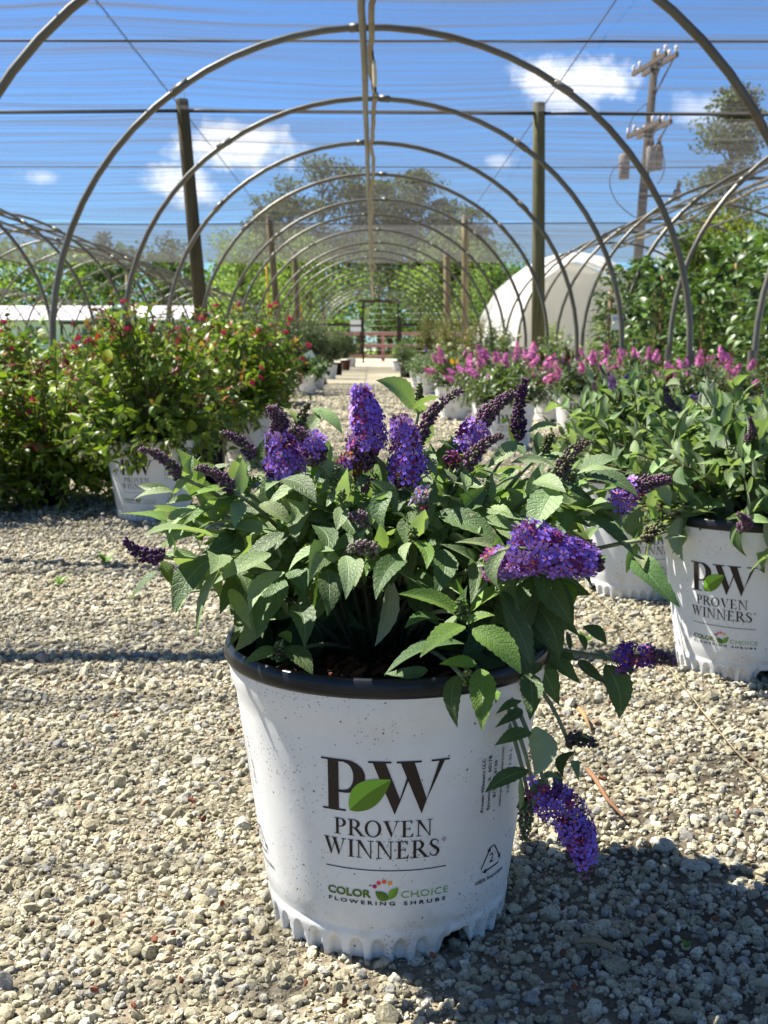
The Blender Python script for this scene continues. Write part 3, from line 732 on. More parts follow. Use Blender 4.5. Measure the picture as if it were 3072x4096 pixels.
# flower spikes: base, tip, distance, radius, part in bloom
VI = (.31, .17, .76)
SPK = [((612, 1032), (588, 876), .93, .0185, (0, .62), 150, {}), ((690, 1000), (628, 925), .91, .0135, (.25, .6), 40, {}), ((772, 1012), (775, 838), .92, .0185, (.28, 1.0), 190, {}),
       ((766, 1035), (770, 965), .925, .0185, (0, .9), 46, dict(spent=.6)), ((878, 1052), (858, 896), .90, .0175, (.12, .95), 160, {}), ((1010, 985), (1112, 848), .93, .0140, (.0, .45), 80, {}),
       ((1122, 948), (1136, 818), .95, .0095, (0, 0), 0, dict(bud=(.09, .03, .10))), ((905, 955), (998, 842), .92, .0085, (0, 0), 0, {}), ((388, 1030), (302, 970), .90, .0078, (0, 0), 0, {}),
       ((502, 1062), (424, 1010), .90, .0090, (0, 0), 0, {}), ((545, 985), (476, 935), .93, .0085, (0, 0), 0, {}), ((352, 1203), (268, 1166), .87, .0100, (0, 0), 0, dict(bud=(.09, .035, .12), bend_dir=(0, 0, -1))),
       ((1212, 1028), (1272, 952), .90, .0105, (0, 0), 0, dict(bud=(.13, .08, .10))), ((1328, 1092), (1450, 1036), .90, .0130, (0, .48), 48, {}), ((1106, 1184), (1304, 1222), .79, .0205, (0, .90), 300, dict(bend=.04)),
       ((1052, 1222), (1122, 1232), .82, .0150, (0, 1), 48, {}), ((1335, 1428), (1462, 1432), .87, .0130, (0, .55), 46, dict(petal=(.15, .06, .42))), ((1180, 1712), (1268, 1892), .84, .0185, (0, .85), 230, dict(petal=(.24, .16, .72))),
       ((1150, 1690), (1170, 1735), .84, .0140, (0, 1), 14, {}), ((1226, 1600), (1292, 1610), .86, .0100, (0, 0), 0, dict(bud=(.11, .08, .10))), ((1142, 1725), (1134, 1815), .86, .0105, (0, 0), 0, dict(bud=(.17, .17, .13))),
       ((905, 882), (908, 828), 1.0, .0055, (0, 0), 0, dict(bud=(.12, .12, .06))), ((648, 930), (668, 872), .98, .0070, (0, 0), 0, dict(bud=(.13, .10, .08))), ((795, 1132), (752, 1114), .86, .0095, (0, 0), 0, dict(bud=(.20, .12, .17))),
       ((812, 1192), (752, 1186), .84, .0100, (0, 0), 0, dict(bud=(.22, .15, .17))), ((892, 1165), (890, 1142), .84, .0065, (0, 0), 0, dict(bud=(.13, .15, .06))), ((736, 1088), (740, 1060), .86, .0060, (0, 0), 0, dict(bud=(.14, .17, .06))),
       ((998, 1330), (994, 1296), .79, .0075, (0, 0), 0, dict(bud=(.11, .15, .05))), ((722, 1050), (730, 1010), .90, .0075, (0, 0), 0, dict(bud=(.12, .14, .08))), ((1395, 1166), (1444, 1132), .86, .0080, (0, 0), 0, dict(bud=(.13, .11, .07))),
       ((1046, 1090), (1054, 1040), .89, .0065, (0, 0), 0, dict(bud=(.13, .15, .07))), ((1178, 975), (1196, 938), .96, .0070, (0, 0), 0, dict(bud=(.10, .10, .05))), ((1232, 1055), (1240, 1020), .93, .0065, (0, 0), 0, dict(bud=(.11, .10, .07))),
       ((600, 1425), (606, 1388), .86, .0080, (0, 0), 0, dict(bud=(.10, .11, .08))), ((1012, 1475), (1008, 1450), .79, .0065, (0, 0), 0, dict(bud=(.14, .16, .06))), ((1010, 1010), (1085, 940), .90, .0095, (0, 0), 0, dict(bud=(.13, .07, .11))),
       ((985, 1000), (960, 985), .95, .0090, (0, 1), 18, dict(petal=(.24, .05, .25))), ((905, 1090), (915, 1060), .88, .0080, (0, 1), 10, dict(petal=(.35, .28, .6))), ((525, 1060), (560, 1035), .92, .0060, (0, 0), 0, dict(bud=(.14, .2, .06)))]
for i, (b, t, Y, R, bl, nf, kw) in enumerate(SPK):
    mb = MB(); k = dict(petal=VI); k.update(kw)
    bb, tt = D(*b, Y), D(*t, Y - .01 if i != 14 else Y - .01)
    spike(mb, loc(bb), loc(tt), R * (.94 if nf else .70), bl, nf, 100 + i, **k)
    mb.build('flower_spike' if nf > 0 else 'flower_bud', M_PETAL, main)
    # the stalk that carries it
    root = np.array([PX + .22 * np.clip(bb[0] - PX, -.12, .12), PY + .045 + r0.uniform(-.02, .03), .212])
    if bb[2] < .24: mid = np.array([bb[0] * .75 + PX * .25, bb[1], .285])
    else: mid = np.array([bb[0] * .45 + root[0] * .55, (bb[1] + root[1]) / 2, bb[2] * .65 + .212 * .35 + .02])
    tube(stems, loc(bez(root, mid, bb, 12)), np.linspace(.0024, .0016, 12), 7, np.array([.03, .024, .014]) * (1 - np.linspace(0, 1, 12)[:, None]) + np.array([.19, .22, .13]) * np.linspace(0, 1, 12)[:, None])
    rows = shoot_leaves(root, mid, bb, 4 if i < 15 else 2, .048, .42, [SAGE, DEEP, SAGE * 1.05, YOUNG], r0, .1)
    rows = [q for q in rows if q[0][2] > .27 or q[0][1] > .93 or i in (16, 17)]
    rows = [q for q in rows if q[1][0] > -.205 and not (q[1][0] < -.13 and q[1][2] < .315) and not (q[1][0] > .17 and q[1][2] < .35) and not (q[1][1] < 1.0 and q[1][2] < .285 and -.10 < q[1][0] < .08)]
    if rows and i not in (20, 19): leaves(fol, loc([q[0] for q in rows]), loc([q[1] for q in rows]), [q[2] for q in rows], [q[3] for q in rows], .07, .25, [q[4] for q in rows], 13, 5, 300 + i)
q = []
while len(q) < 190:                                                  # older leaves low inside the bush
    p = np.array([PX + r0.uniform(-.17, .17), r0.uniform(.83, 1.10), r0.uniform(.235, .36)])
    if p[1] < .93 and p[2] < .275 + .05 * r0.rand(): continue
    if p[1] < .90 and (p[2] < .30): continue
    if p[1] < 1.0 and p[2] < .31 and -.09 < p[0] < .07: continue
    if p[0] < -.10 and (p[2] < .31 or p[0] < -.13): continue
    if p[0] > .12 and p[2] < .33: continue
    a = np.array([p[0] - PX, p[1] - PY, 0]); d = unit(unit(a) + r0.normal(0, .5, 3) + [0, 0, r0.uniform(-.9, .1)])
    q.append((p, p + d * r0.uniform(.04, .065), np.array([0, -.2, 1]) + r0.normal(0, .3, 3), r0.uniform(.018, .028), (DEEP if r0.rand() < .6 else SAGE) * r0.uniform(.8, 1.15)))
for k in range(85):                                                  # and behind the stems
    p = np.array([PX + r0.uniform(-.13, .13), r0.uniform(1.0, 1.07), r0.uniform(.235, .34)])
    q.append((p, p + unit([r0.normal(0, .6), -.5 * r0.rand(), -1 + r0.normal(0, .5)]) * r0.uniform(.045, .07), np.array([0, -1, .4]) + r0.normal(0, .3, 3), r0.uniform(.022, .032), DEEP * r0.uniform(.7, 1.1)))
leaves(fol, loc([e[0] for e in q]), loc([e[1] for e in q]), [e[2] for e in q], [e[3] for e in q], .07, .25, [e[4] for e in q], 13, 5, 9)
def patch(n, xr, yr, Yr, L, dirs, cols, nrm, sd):
    r = rng(sd); rows = []
    for k in range(n):
        b = D(r.uniform(*xr), r.uniform(*yr), r.uniform(*Yr)); d = unit(np.array(dirs) + r.normal(0, .55, 3) + [np.sign(b[0] - PX) * .4, 0, 0])
        LL = L * r.uniform(.7, 1.25); rows.append((b, b + d * LL, np.array(nrm) + r.normal(0, .35, 3), LL * r.uniform(.36, .46), np.array(cols[r.randint(len(cols))]) * r.uniform(.8, 1.15)))
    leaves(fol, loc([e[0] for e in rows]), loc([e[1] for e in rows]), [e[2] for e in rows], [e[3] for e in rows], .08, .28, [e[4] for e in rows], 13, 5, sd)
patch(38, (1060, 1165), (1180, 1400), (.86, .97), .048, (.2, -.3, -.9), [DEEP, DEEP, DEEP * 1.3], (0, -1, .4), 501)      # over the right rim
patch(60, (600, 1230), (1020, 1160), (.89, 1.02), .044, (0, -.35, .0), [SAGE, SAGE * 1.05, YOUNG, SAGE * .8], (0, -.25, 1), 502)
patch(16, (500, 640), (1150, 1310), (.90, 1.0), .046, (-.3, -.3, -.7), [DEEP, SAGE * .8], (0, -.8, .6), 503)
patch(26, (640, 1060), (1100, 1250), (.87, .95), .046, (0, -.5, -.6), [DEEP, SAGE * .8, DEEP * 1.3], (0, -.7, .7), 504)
patch(22, (400, 540), (1020, 1160), (.90, .98), .045, (-.5, -.3, .1), [SAGE, YOUNG, SAGE], (0, -.2, 1), 505)
patch(26, (1120, 1290), (1030, 1160), (.88, .98), .042, (.5, -.3, -.1), [SAGE, SAGE * .9, DEEP], (0, -.3, 1), 506)
fol.build('foliage', M_SAGE, main)
stems.build('stem', M_STEM, main)
# ------------------------------------------------------------------ ground
t = NT('gravel_ground'); o = t.coord()
v1 = t.vor(70, o, 'F1'); n1 = t.noise(3, 6, o); n2 = t.noise(160, 4, o); cv = t.vor(70, o, 'F1', 'Color')
base = t.mix(t.step(n1, .3, .7), (.15, .125, .085), (.22, .19, .13))
base = t.mix(t.step(n2, .35, .8), base, (.34, .30, .225))
sp = t.new('ShaderNodeSeparateXYZ'); t.l.new(o, sp.inputs[0])
dirt_shade = t.math('MULTIPLY', t.step(sp.outputs[0], .02, .22), t.step(t.noise(5, 4, o), .30, .55))  # dark dirt plus painted shade on the side where the bush's shadow falls
dirt_shade = t.math('MULTIPLY', dirt_shade, t.step(sp.outputs[1], 1.9, 1.2))
base = t.mix(t.math('MULTIPLY', dirt_shade, .85), base, (.045, .036, .026))
base = t.mix(t.step(sp.outputs[1], 4.5, 8.0), base, t.mix(n2, (.36, .32, .22), (.50, .46, .35)))
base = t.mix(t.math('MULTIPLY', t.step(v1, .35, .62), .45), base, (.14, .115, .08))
t.bump(t.math('ADD', t.math('MULTIPLY', v1, -1.0), t.math('MULTIPLY', n2, .5)), .9, .012)
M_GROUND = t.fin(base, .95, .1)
mb = MB(); gx = np.array([-400, -120, -40, -12, -4, 4, 12, 40, 120, 400.0]); gy = np.array([-60, -10, 0, 5, 15, 42, 80, 160, 400, 900.0])
V = np.array([[x, y, 0] for y in gy for x in gx]); i, j = np.meshgrid(np.arange(9), np.arange(9), indexing='ij')
mb.add(V, np.stack([i * 10 + j, i * 10 + j + 1, (i + 1) * 10 + j + 1, (i + 1) * 10 + j], -1).reshape(-1, 4))
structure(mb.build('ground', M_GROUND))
t = NT('lawn_grass'); o = t.coord()
M_LAWN = t.fin(t.mix(t.step(t.noise(1.2, 8, o, .7), .3, .7), (.09, .15, .025), (.20, .25, .06)), .9, .1)
mb = MB(); mb.add([[-300, 46.5, .004], [300, 46.5, .004], [300, 400, .004], [-300, 400, .004]], [[0, 1, 2, 3]]); structure(mb.build('lawn', M_LAWN))
M_ROAD = m_plain('pale_road', (.55, .52, .46), (.66, .62, .56), .9, .1, 2)
mb = MB(); mb.add([[-300, 48, .008], [300, 48, .008], [300, 55, .008], [-300, 55, .008]], [[0, 1, 2, 3]]); structure(mb.build('road', M_ROAD))
M_BRICK = m_plain('reddish_threshold', (.34, .17, .12), (.45, .26, .19), .9, .1, 3)
mb = MB(); mb.add([[-.7, 40.0, .004], [1.0, 40.0, .004], [1.0, 46.4, .004], [-.7, 46.4, .004]], [[0, 1, 2, 3]]); structure(mb.build('path', M_BRICK))

# gravel: real stones, denser and finer near the pot
t = NT('gravel_stone'); o = t.coord(); nz = t.noise(420, 3, o, .7); nz2 = t.noise(60, 3, o)
k = t.math('MULTIPLY_ADD', nz2, .8, .6)
cc = t.mix(1.0, t.col(), t.new('ShaderNodeCombineColor', Red=k, Green=k, Blue=k).outputs[0], 'MULTIPLY')
cc = t.mix(t.math('MULTIPLY', t.step(nz, .52, .64), .7), cc, (.10, .085, .055))
cc = t.mix(t.math('MULTIPLY', t.step(nz, .42, .30), .5), cc, (.54, .50, .40))
t.bump(nz, .5, .0012)
M_STONE = t.fin(cc, .9, .15)
rg = rng(5)
def stone_shapes(base, n, k):
    out = []
    for q in range(n):
        V = base[0].copy(); d = rg.normal(size=(7, 3)); d = unit(d)
        for w in d:                                                   # chip flat facets off the ball
            h = rg.uniform(.55, .9); e = V @ w; V = V - np.clip(e - h, 0, None)[:, None] * w
        V = V * (1 + rg.normal(0, k, (len(V), 1))) * rg.uniform([.8, .65, .45], [1.35, 1.0, .8])
        out.append(V)
    return out
def stone_cols(n):
    pal = np.array([(.46, .42, .29), (.40, .36, .24), (.51, .475, .36), (.32, .285, .19), (.36, .35, .30), (.56, .53, .43), (.26, .25, .23), (.36, .26, .17)])
    p = np.array([.26, .2, .17, .13, .09, .08, .05, .02])
    return pal[rg.choice(8, n, p=p / p.sum())] * .84 * rg.uniform(.75, 1.2, (n, 1))
def gravel(mb, base, y0, y1, dens, smin, smax, hw, nsh=8, pw=1.6, keep=None):
    xa = hw * y1; n = int(dens * (y1 - y0) * 2 * xa)
    x = rg.uniform(-xa, xa, n); y = rg.uniform(y0, y1, n)
    ok = np.abs(x) < hw * y + .08
    ok &= np.hypot(x - PX, y - PY) > .088
    clump = np.sin(x * 5.1 + 2 * np.sin(y * 3.3)) * np.sin(y * 6.7 + 1.5 * np.sin(x * 4.2)) * .5 + .5
    ok &= rg.uniform(0, 1, n) < .72 + .4 * clump
    if smax < .005: ok &= ~((x > .06) & (y < 1.5) & (np.sin(x * 23 + 3 * np.sin(y * 17)) * np.sin(y * 29) + rg.uniform(-.6, .6, n) > -.25))   # grit thinned so dark dirt deepens the bush's shadow here
    x, y = x[ok], y[ok]; n = len(x)
    s = smin + (smax - smin) * rg.uniform(0, 1, n) ** pw * (.8 if pw > 3 else 1)
    sh = stone_shapes(base, nsh, .05); which = rg.randint(0, nsh, n)
    for q in range(nsh):
        m = which == q; k = m.sum()
        if not k: continue
        T = np.stack([x[m], y[m], s[m] * rg.uniform(.05, .4, k)], 1)
        stamp(mb, sh[q], base[1], rot_rand(k, rg, .35), s[m], T, stone_cols(k))
st = MB()
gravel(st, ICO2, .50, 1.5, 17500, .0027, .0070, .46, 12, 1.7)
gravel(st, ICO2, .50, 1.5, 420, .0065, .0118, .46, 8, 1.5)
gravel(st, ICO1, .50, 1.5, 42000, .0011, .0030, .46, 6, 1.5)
gravel(st, ICO1, 1.5, 3.2, 11500, .0034, .0090, .42, 12, 1.7)
gravel(st, ICO1, 1.5, 2.4, 14000, .0016, .0034, .42, 6, 1.5)
gravel(st, ICO1, 1.5, 3.2, 200, .009, .015, .42, 8, 1.5)
gravel(st, ICO1, 3.2, 7.0, 3000, .004, .012, .36, 10, 1.6)
gravel(st, ICO1, 7.0, 16.0, 420, .008, .020, .13, 8, 1.6)
g = st.build('gravel', M_STONE, smooth=False); structure(g, 'stuff')

# bits of bark, a stick and a long straw on the gravel
M_CHIP = m_attr('bark_chip', .85, 90, .4, .15, .6, .003)
def gpt(x, y):
    """ground point under a display pixel"""
    d = CM @ np.array([(x * K - 1536) / FPX, -(y * K - 2048) / FPX, -1.0]); return CP + d * (-CAMH / d[2])
def chip(p, L, w, rz, col, seed):
    r = rng(seed); mb = MB(); V, F = ICO2; k = V * [L / 2, w / 2, .0028] * (1 + r.normal(0, .13, (len(V), 1)))
    k = np.clip(k, [-L * .42, -w * .4, -1], [L * .42, w * .4, 1]); k[:, 2] += k[:, 0] * r.normal(0, .12) + .25 * k[:, 0] ** 2 / L
    mb.add(k, F, col)
    o = mb.build('bark_chip', M_CHIP, smooth=False); o.location = (p[0], p[1], .0105); o.rotation_euler = (r.normal(0, .2), r.normal(0, .2), rz)
    tag(o, 'reddish brown bark chip lying loose on the pale gravel', 'bark chip', 'bark chips scattered on the gravel')
for q, (x, y, L) in enumerate([(335, 2055, 26), (200, 2020, 14), (480, 1975, 16), (392, 2145, 16), (205, 2165, 16), (745, 2190, 12), (250, 1560, 10), (440, 1790, 12), (415, 1748, 16),
                               (600, 1615, 12), (935, 2090, 14), (500, 1595, 12), (1255, 1560, 13), (1170, 1480, 12), (1090, 2060, 12), (1300, 1700, 14), (1215, 1985, 12), (1215, 2085, 18),
                               (1240, 2160, 12), (1280, 1835, 12), (1595, 1775, 12), (1620, 1660, 14), (1440, 1840, 12), (1390, 1960, 12), (915, 1620, 10), (1545, 2010, 14), (550, 1490, 9), (175, 1480, 9),
                               (290, 2200, 16), (30, 1720, 10), (660, 2150, 12), (375, 2040, 12), (1105, 1390, 10), (1320, 1530, 12)]):
    p = gpt(x, y); chip(p, L * K / FPX * p[1] * 1.5, L * K / FPX * p[1] * .65, rng(q).uniform(0, 3.1), np.array([.16, .06, .035]) * rng(q).uniform(.6, 1.3), q)
def stick(name, pts, rad, col, label, cat):
    mb = MB(); P = np.array([gpt(*q) for q in pts]); P[:, 2] = .012 + .003 * np.sin(np.arange(len(P)) * 2.3)
    tube(mb, P, rad, 6, col); tag(mb.build(name, M_CHIP), label, cat)
stick('dry_straw', [(1282, 1296), (1330, 1345), (1385, 1398), (1450, 1468), (1520, 1560), (1590, 1640), (1659, 1712)], .0009, (.26, .21, .125), 'long thin dry straw stretched across the gravel between the pots', 'straw')
stick('fallen_stick', [(1268, 1683), (1285, 1708), (1310, 1742), (1345, 1790)], [.0032, .003, .0026, .0015], (.20, .11, .06), 'reddish fallen stick on the gravel beside the hanging violet bloom', 'stick')
stick('wood_splinter', [(1250, 1548), (1262, 1568), (1275, 1590)], [.003, .0035, .001], (.27, .18, .085), 'short tan wood splinter on the gravel right of the front pot', 'splinter')
stick('dry_twig', [(1235, 2062), (1285, 2066), (1325, 2072)], [.0018, .003, .0035], (.24, .19, .115), 'flat pale dry twig on the shaded gravel in front', 'twig')
def stone_one(x, y, L, label, seed, col=(.36, .35, .30)):
    r = rng(seed); mb = MB(); V = stone_shapes(ICO3, 1, .012)[0]; p = gpt(x, y); s = L * K / FPX * p[1] * .5
    mb.add(V * s, ICO3[1], col); o = mb.build('loose_rock', M_STONE, smooth=False)
    o.location = (p[0], p[1], s * .35); o.rotation_euler = (0, 0, r.uniform(0, 6)); tag(o, label, 'rock')
stone_one(1435, 1840, 60, 'grey angular rock half in the shade right of the hanging bloom', 1)
stone_one(1500, 1880, 66, 'long grey rock lying behind the bright gravel edge of the shade', 2)
stone_one(690, 1905 - 5, 0.1 + 30, 'tan rock leaning against the left foot of the front pot', 3, (.50, .45, .33))
stone_one(515, 1935 - 10, 36, 'pale rounded rock on the sunny gravel left of the front pot', 4, (.56, .52, .42))
# tiny weeds
def weed(x, y, s, label):
    r = rng(int(x)); p = gpt(x, y); mb = MB(); n = 9; a = r.uniform(0, 2 * PI, n)
    T = np.stack([np.cos(a) * s, np.sin(a) * s, r.uniform(.2, .9, n) * s], 1)
    leaves(mb, np.zeros((n, 3)), T, np.tile([0, 0, 1.0], (n, 1)) + .01, s * .35, .1, .2, np.tile((.14, .26, .03), (n, 1)), 5, 3)
    o = mb.build('weed', M_LEAF); o.location = (p[0], p[1], .006); tag(o, label, 'weed')
weed(130, 1268, .022, 'tiny green weed sprouting from gravel by the left shade edge')
weed(228, 1220, .03, 'small pale green weed in the gravel before the left white pot')
weed(1265, 1395, .02, 'tiny yellow green weed on the gravel behind the front bush')
weed(1480, 2062, .0065, 'single tiny clover sprout on the gravel at lower right')
# ------------------------------------------------------------------ hoop houses
def m_pipe():
    t = NT('galvanised_pipe'); o = t.coord()
    n = t.noise(2.2, 5, o, .6); n2 = t.noise(35, 4, o)
    c = t.mix(t.step(n, .35, .65), (.135, .135, .112), (.105, .09, .062))
    c = t.mix(t.math('MULTIPLY', t.step(n, .60, .75), .7), c, (.26, .13, .06))
    c = t.mix(t.math('MULTIPLY', n2, .35), c, (.12, .11, .09))
    return t.fin(c, .42, .5, .25)
M_PIPE = m_pipe()
M_HOSE = m_plain('irrigation_hose', (.22, .175, .095), (.13, .10, .055), .5, .3, 8)
M_DARK = m_plain('dark_steel', (.025, .022, .02), (.05, .04, .035), .6, .3, 20)
def hoop_pts(W, T, leg=.48, n=34, skew=0):
    a = np.linspace(PI, 0, n)
    arc = np.stack([W * np.cos(a), 0 * a, leg + (T - leg) * np.sin(a) ** .96], -1)
    return np.concatenate([[[-W - .01, 0, 0]], arc, [[W + .01, 0, 0]]])
def hoop_meshes(W, T, rad, nvar=4, seed=0):
    out = []; r = rng(seed)
    for q in range(nvar):
        mb = MB(); P = hoop_pts(W, T); P[:, 1] += r.normal(0, .012) * P[:, 2]; P[:, 0] += r.normal(0, .012) * P[:, 2]
        P[1:-1, 2] += r.normal(0, .008); tube(mb, P, rad, 10)
        for k in (9 + q, 26 - q):                                     # pipe splices and the ridge clamp
            d = unit(P[k + 1] - P[k]); tube(mb, [P[k] - d * .06, P[k] + d * .06], rad * 1.22, 10)
            e = P[k] + d * .05; tube(mb, [e + [0, -rad * 1.5, 0], e + [0, rad * 1.5, 0]], .006, 6)
        k = len(P) // 2; d = unit(P[k + 1] - P[k]); tube(mb, [P[k] - d * .035, P[k] + d * .035], rad * 1.3, 10)
        for sx in (-1, 1):
            b = P[0] if sx < 0 else P[-1]; tube(mb, [b, b + [0, 0, .25], b + [0, 0, .5]], rad * 1.28, 10, caps=False)
        out.append(mb.mesh('hoop', M_PIPE))
    return out
HOOPS = hoop_meshes(1.84, 2.27, .0192)
def tunnel(name, label, cx, ys, W=1.84, T=2.27, hose=True, hoops=None, seed=0, purlins=()):
    r = rng(seed); t = thing(name, label, 'hoop house', (cx, ys[0], 0))
    for q, y in enumerate(ys): ob('hoop', (hoops or HOOPS)[r.randint(4)], t, (r.normal(0, .008), y - ys[0], r.normal(0, .008)), (0, 0, r.choice([0, PI]) + r.normal(0, .006)))
    Ln = ys[-1] - ys[0]
    mb = MB(); yy = np.linspace(0, Ln, max(3, int(Ln / .6)))
    tube(mb, np.stack([r.normal(0, .004, len(yy)) - .045, yy, T - .045 + r.normal(0, .003, len(yy))], 1), .021, 10); mb.build('ridge_pipe', M_PIPE, t)
    if hose:
        mb = MB(); yy = np.linspace(0, Ln, int(Ln / .23)); w = np.convolve(r.normal(0, 1, len(yy) + 8), np.ones(9) / 9, 'valid')
        tube(mb, np.stack([-.012 + .05 * w, yy, T - .085 - .03 * np.abs(np.sin(yy * 1.72)) + .02 * w], 1), .0165, 8); mb.build('irrigation_hose', M_HOSE, t)
    for px in purlins:
        zz = .48 + (T - .48) * math.sqrt(1 - (px / W) ** 2)
        mb = MB(); tube(mb, [[px, 0, zz - .03], [px, Ln, zz - .03]], .014, 8); mb.build('purlin', M_PIPE, t)
    return t
MY = [1.14 - 1.83 + 1.815 * k for k in range(23)]
main_t = tunnel('hoop_house_frame', 'long bare pipe hoop house frame arching over the gravel path and the front bush', -.01, MY, seed=3)
# sprinkler dropper hanging from the ridge hose
d0 = np.array(unp(1487, 160, 6.75)); base = np.array([-.01, MY[0], 0])
mb = MB(); tube(mb, [d0 - base, d0 - base + [.008, 0, -.085], d0 - base + [.014, 0, -.135]], [.005, .005, .007], 8, (.015, .015, .015)); dr = mb.build('sprinkler_dropper', M_BLACK, main_t)
mb = MB(); p = d0 - base + [.013, 0, -.118]
tube(mb, [p + [0, 0, .008], p + [.001, 0, -.02], p + [.004, 0, -.055], p + [.006, 0, -.115], p + [.007, 0, -.135], p + [.007, 0, -.14]], [.009, .0125, .013, .0135, .0115, .009], 12, (.75, .68, .5))
mb.build('dropper_weight', m_plain('cream_plastic', (.62, .56, .40), (.70, .64, .48), .5, .4, 30), dr)
mb = MB(); p2 = p + [.007, 0, -.14]; tube(mb, [p2, p2 + [.001, 0, -.02], p2 + [.001, 0, -.026]], [.008, .006, .006], 10)
for sx in (-1, 1): tube(mb, [p2 + [0, 0, -.024], p2 + [sx * .014, 0, -.034], p2 + [sx * .014, 0, -.052], p2 + [0, 0, -.06]], .003, 6)
mb.build('sprinkler_head', M_BLACK, dr)
tunnel('hoop_house_frame', 'bare hoop house frame at the left behind the lime green shrubs', -5.1, [11.6 + 1.83 * k for k in range(16)], seed=4, purlins=(-1.0, 1.0))
tunnel('hoop_house_frame', 'small distant hoop house frame in front of the white house at far left', -11.3, [22 + 1.9 * k for k in range(12)], seed=5)
tunnel('hoop_house_frame', 'bare hoop house frame at the right over the tall climbing plants', 4.1, [5.0 + 1.83 * k for k in range(9)], seed=6, purlins=(-.55, .55))

# white covered tunnel at the end of the right-hand frame
def m_poly():
    t = NT('white_poly_film'); o = t.coord(); w = t.noise(1.2, 5, o, .6)
    t.bump(w, .35, .06)
    c = t.mix(t.step(w, .3, .7), (.72, .71, .67), (.80, .79, .76))
    t.fin(c, .45, .4)
    tr = t.new('ShaderNodeBsdfTranslucent'); t.put(tr.inputs[0], (.86, .80, .64, 1) if False else (.88, .86, .78))
    mx = t.new('ShaderNodeMixShader'); mx.inputs[0].default_value = .38
    t.l.new(t.b.outputs[0], mx.inputs[1]); t.l.new(tr.outputs[0], mx.inputs[2]); t.l.new(mx.outputs[0], t.out.inputs[0]); return t.m
M_POLY = m_poly()
pt = thing('covered_tunnel', 'white plastic covered tunnel with a drawn in cream front beyond the right frame', 'greenhouse', (4.1, 24, 0))
def arch(W, T, cx, y, n=40, leg=.45):
    a = np.linspace(PI, 0, n); A = np.stack([cx + W * np.cos(a), np.full(n, y), leg + (T - leg) * np.sin(a)], -1)
    return np.concatenate([[[cx - W, y, 0]], A, [[cx + W, y, 0]]])
mb = MB(); rows = []
for y, w, tt, cx in ((1.2, 1.86, 2.42, 0), (0, 1.88, 2.44, 0), (-.8, 1.84, 2.42, -.02), (-2.0, 1.62, 2.30, -.14), (-3.2, 1.22, 2.12, -.34), (-3.6, 1.09, 2.03, -.41)):
    A = arch(w, tt, cx, y); A[:, 2] += .012 * np.sin(np.arange(len(A)) * 1.9 + y); A[:, 0] += .012 * np.cos(np.arange(len(A)) * 1.3 + y * 2); A[0, 2] = A[-1, 2] = 0; rows.append(A)
V = np.array(rows); n = V.shape[1]; i, j = np.meshgrid(np.arange(len(rows) - 1), np.arange(n - 1), indexing='ij')
mb.add(V.reshape(-1, 3), np.stack([i * n + j, i * n + j + 1, (i + 1) * n + j + 1, (i + 1) * n + j], -1).reshape(-1, 4), (.8, .8, .8)); mb.build('film_cover', M_POLY, pt)
mb = MB(); A = arch(1.84, 2.40, 0, 1.18); k = len(A); mb.add(np.concatenate([A, [[0, 1.18, .6]]]), [np.array([[q + 1, q, k] for q in range(k - 1)])]); mb.build('end_wall', M_POLY, pt)
mb = MB(); A = arch(1.08, 1.92, -.41, -3.45); n = len(A); A = A[1:-1]; n = len(A)
top = A.copy(); top[:, 2] = np.minimum(top[:, 2], 1.72 + .05 * np.sin(np.arange(n) * .9)); bot = A.copy(); bot[:, 2] = .02
nz = 10; V = np.array([top * (1 - q) + bot * q + np.stack([0 * A[:, 0], .03 * np.sin(A[:, 0] * 17) * (q + .2), 0 * A[:, 0]], 1) for q in np.linspace(0, 1, nz)])
i, j = np.meshgrid(np.arange(nz - 1), np.arange(n - 1), indexing='ij')
mb.add(V.reshape(-1, 3), np.stack([i * n + j, (i + 1) * n + j, (i + 1) * n + j + 1, i * n + j + 1], -1).reshape(-1, 4), (.8, .8, .8)); mb.build('end_curtain', M_POLY, pt)
mb = MB(); box(mb, (-1.16, -3.62, .85), (.10, .08, 1.7), (.12, .05, .03)); mb.build('door_post', M_CHIP, pt)
mb = MB(); box(mb, (.45, -3.62, .85), (.06, .06, 1.7), (.2, .13, .08)); mb.build('door_post', M_CHIP, pt)

# ------------------------------------------------------------------ posts, cables, shade cloth
def m_post():
    t = NT('weathered_post'); o = t.coord(); mp = t.new('ShaderNodeMapping'); t.l.new(o, mp.inputs[0]); mp.inputs['Scale'].default_value = (9, 9, .6)
    n = t.noise(4, 6, mp.outputs[0], .65); t.bump(n, .6, .01)
    return t.fin(t.mix(1.0, t.col(), t.ramp(n, (.25, (.45, .42, .36)), (.75, (1.25, 1.22, 1.1))), 'MULTIPLY'), .9, .1)
M_POST = m_post()
def post(x, y, h, tx, rad, col, label):
    mb = MB(); tube(mb, [[0, 0, -.05], [tx * .5, 0, h * .5], [tx, 0, h - .01], [tx, 0, h]], [rad * 1.08, rad, rad * .94, rad * .88], 14, col)
    o = mb.build('wooden_post', M_POST); o.location = (x, y, 0); tag(o, label, 'post', 'posts carrying the shade cloth')
CHF = 3.12
GRN = (.085, .075, .05); PAL = (.33, .28, .19)
post(-1.90, 13, 3.23, -.22, .075, GRN, 'thick dark leaning post left of the path, nearest on that side')
post(1.89, 13, 3.20, -.05, .072, (.14, .14, .085), 'thick greenish post right of the path, nearest on that side')
post(-1.93, 23.8, 3.22, -.22, .072, (.17, .14, .10), 'middle post on the left of the path with a yellow guard beside it')
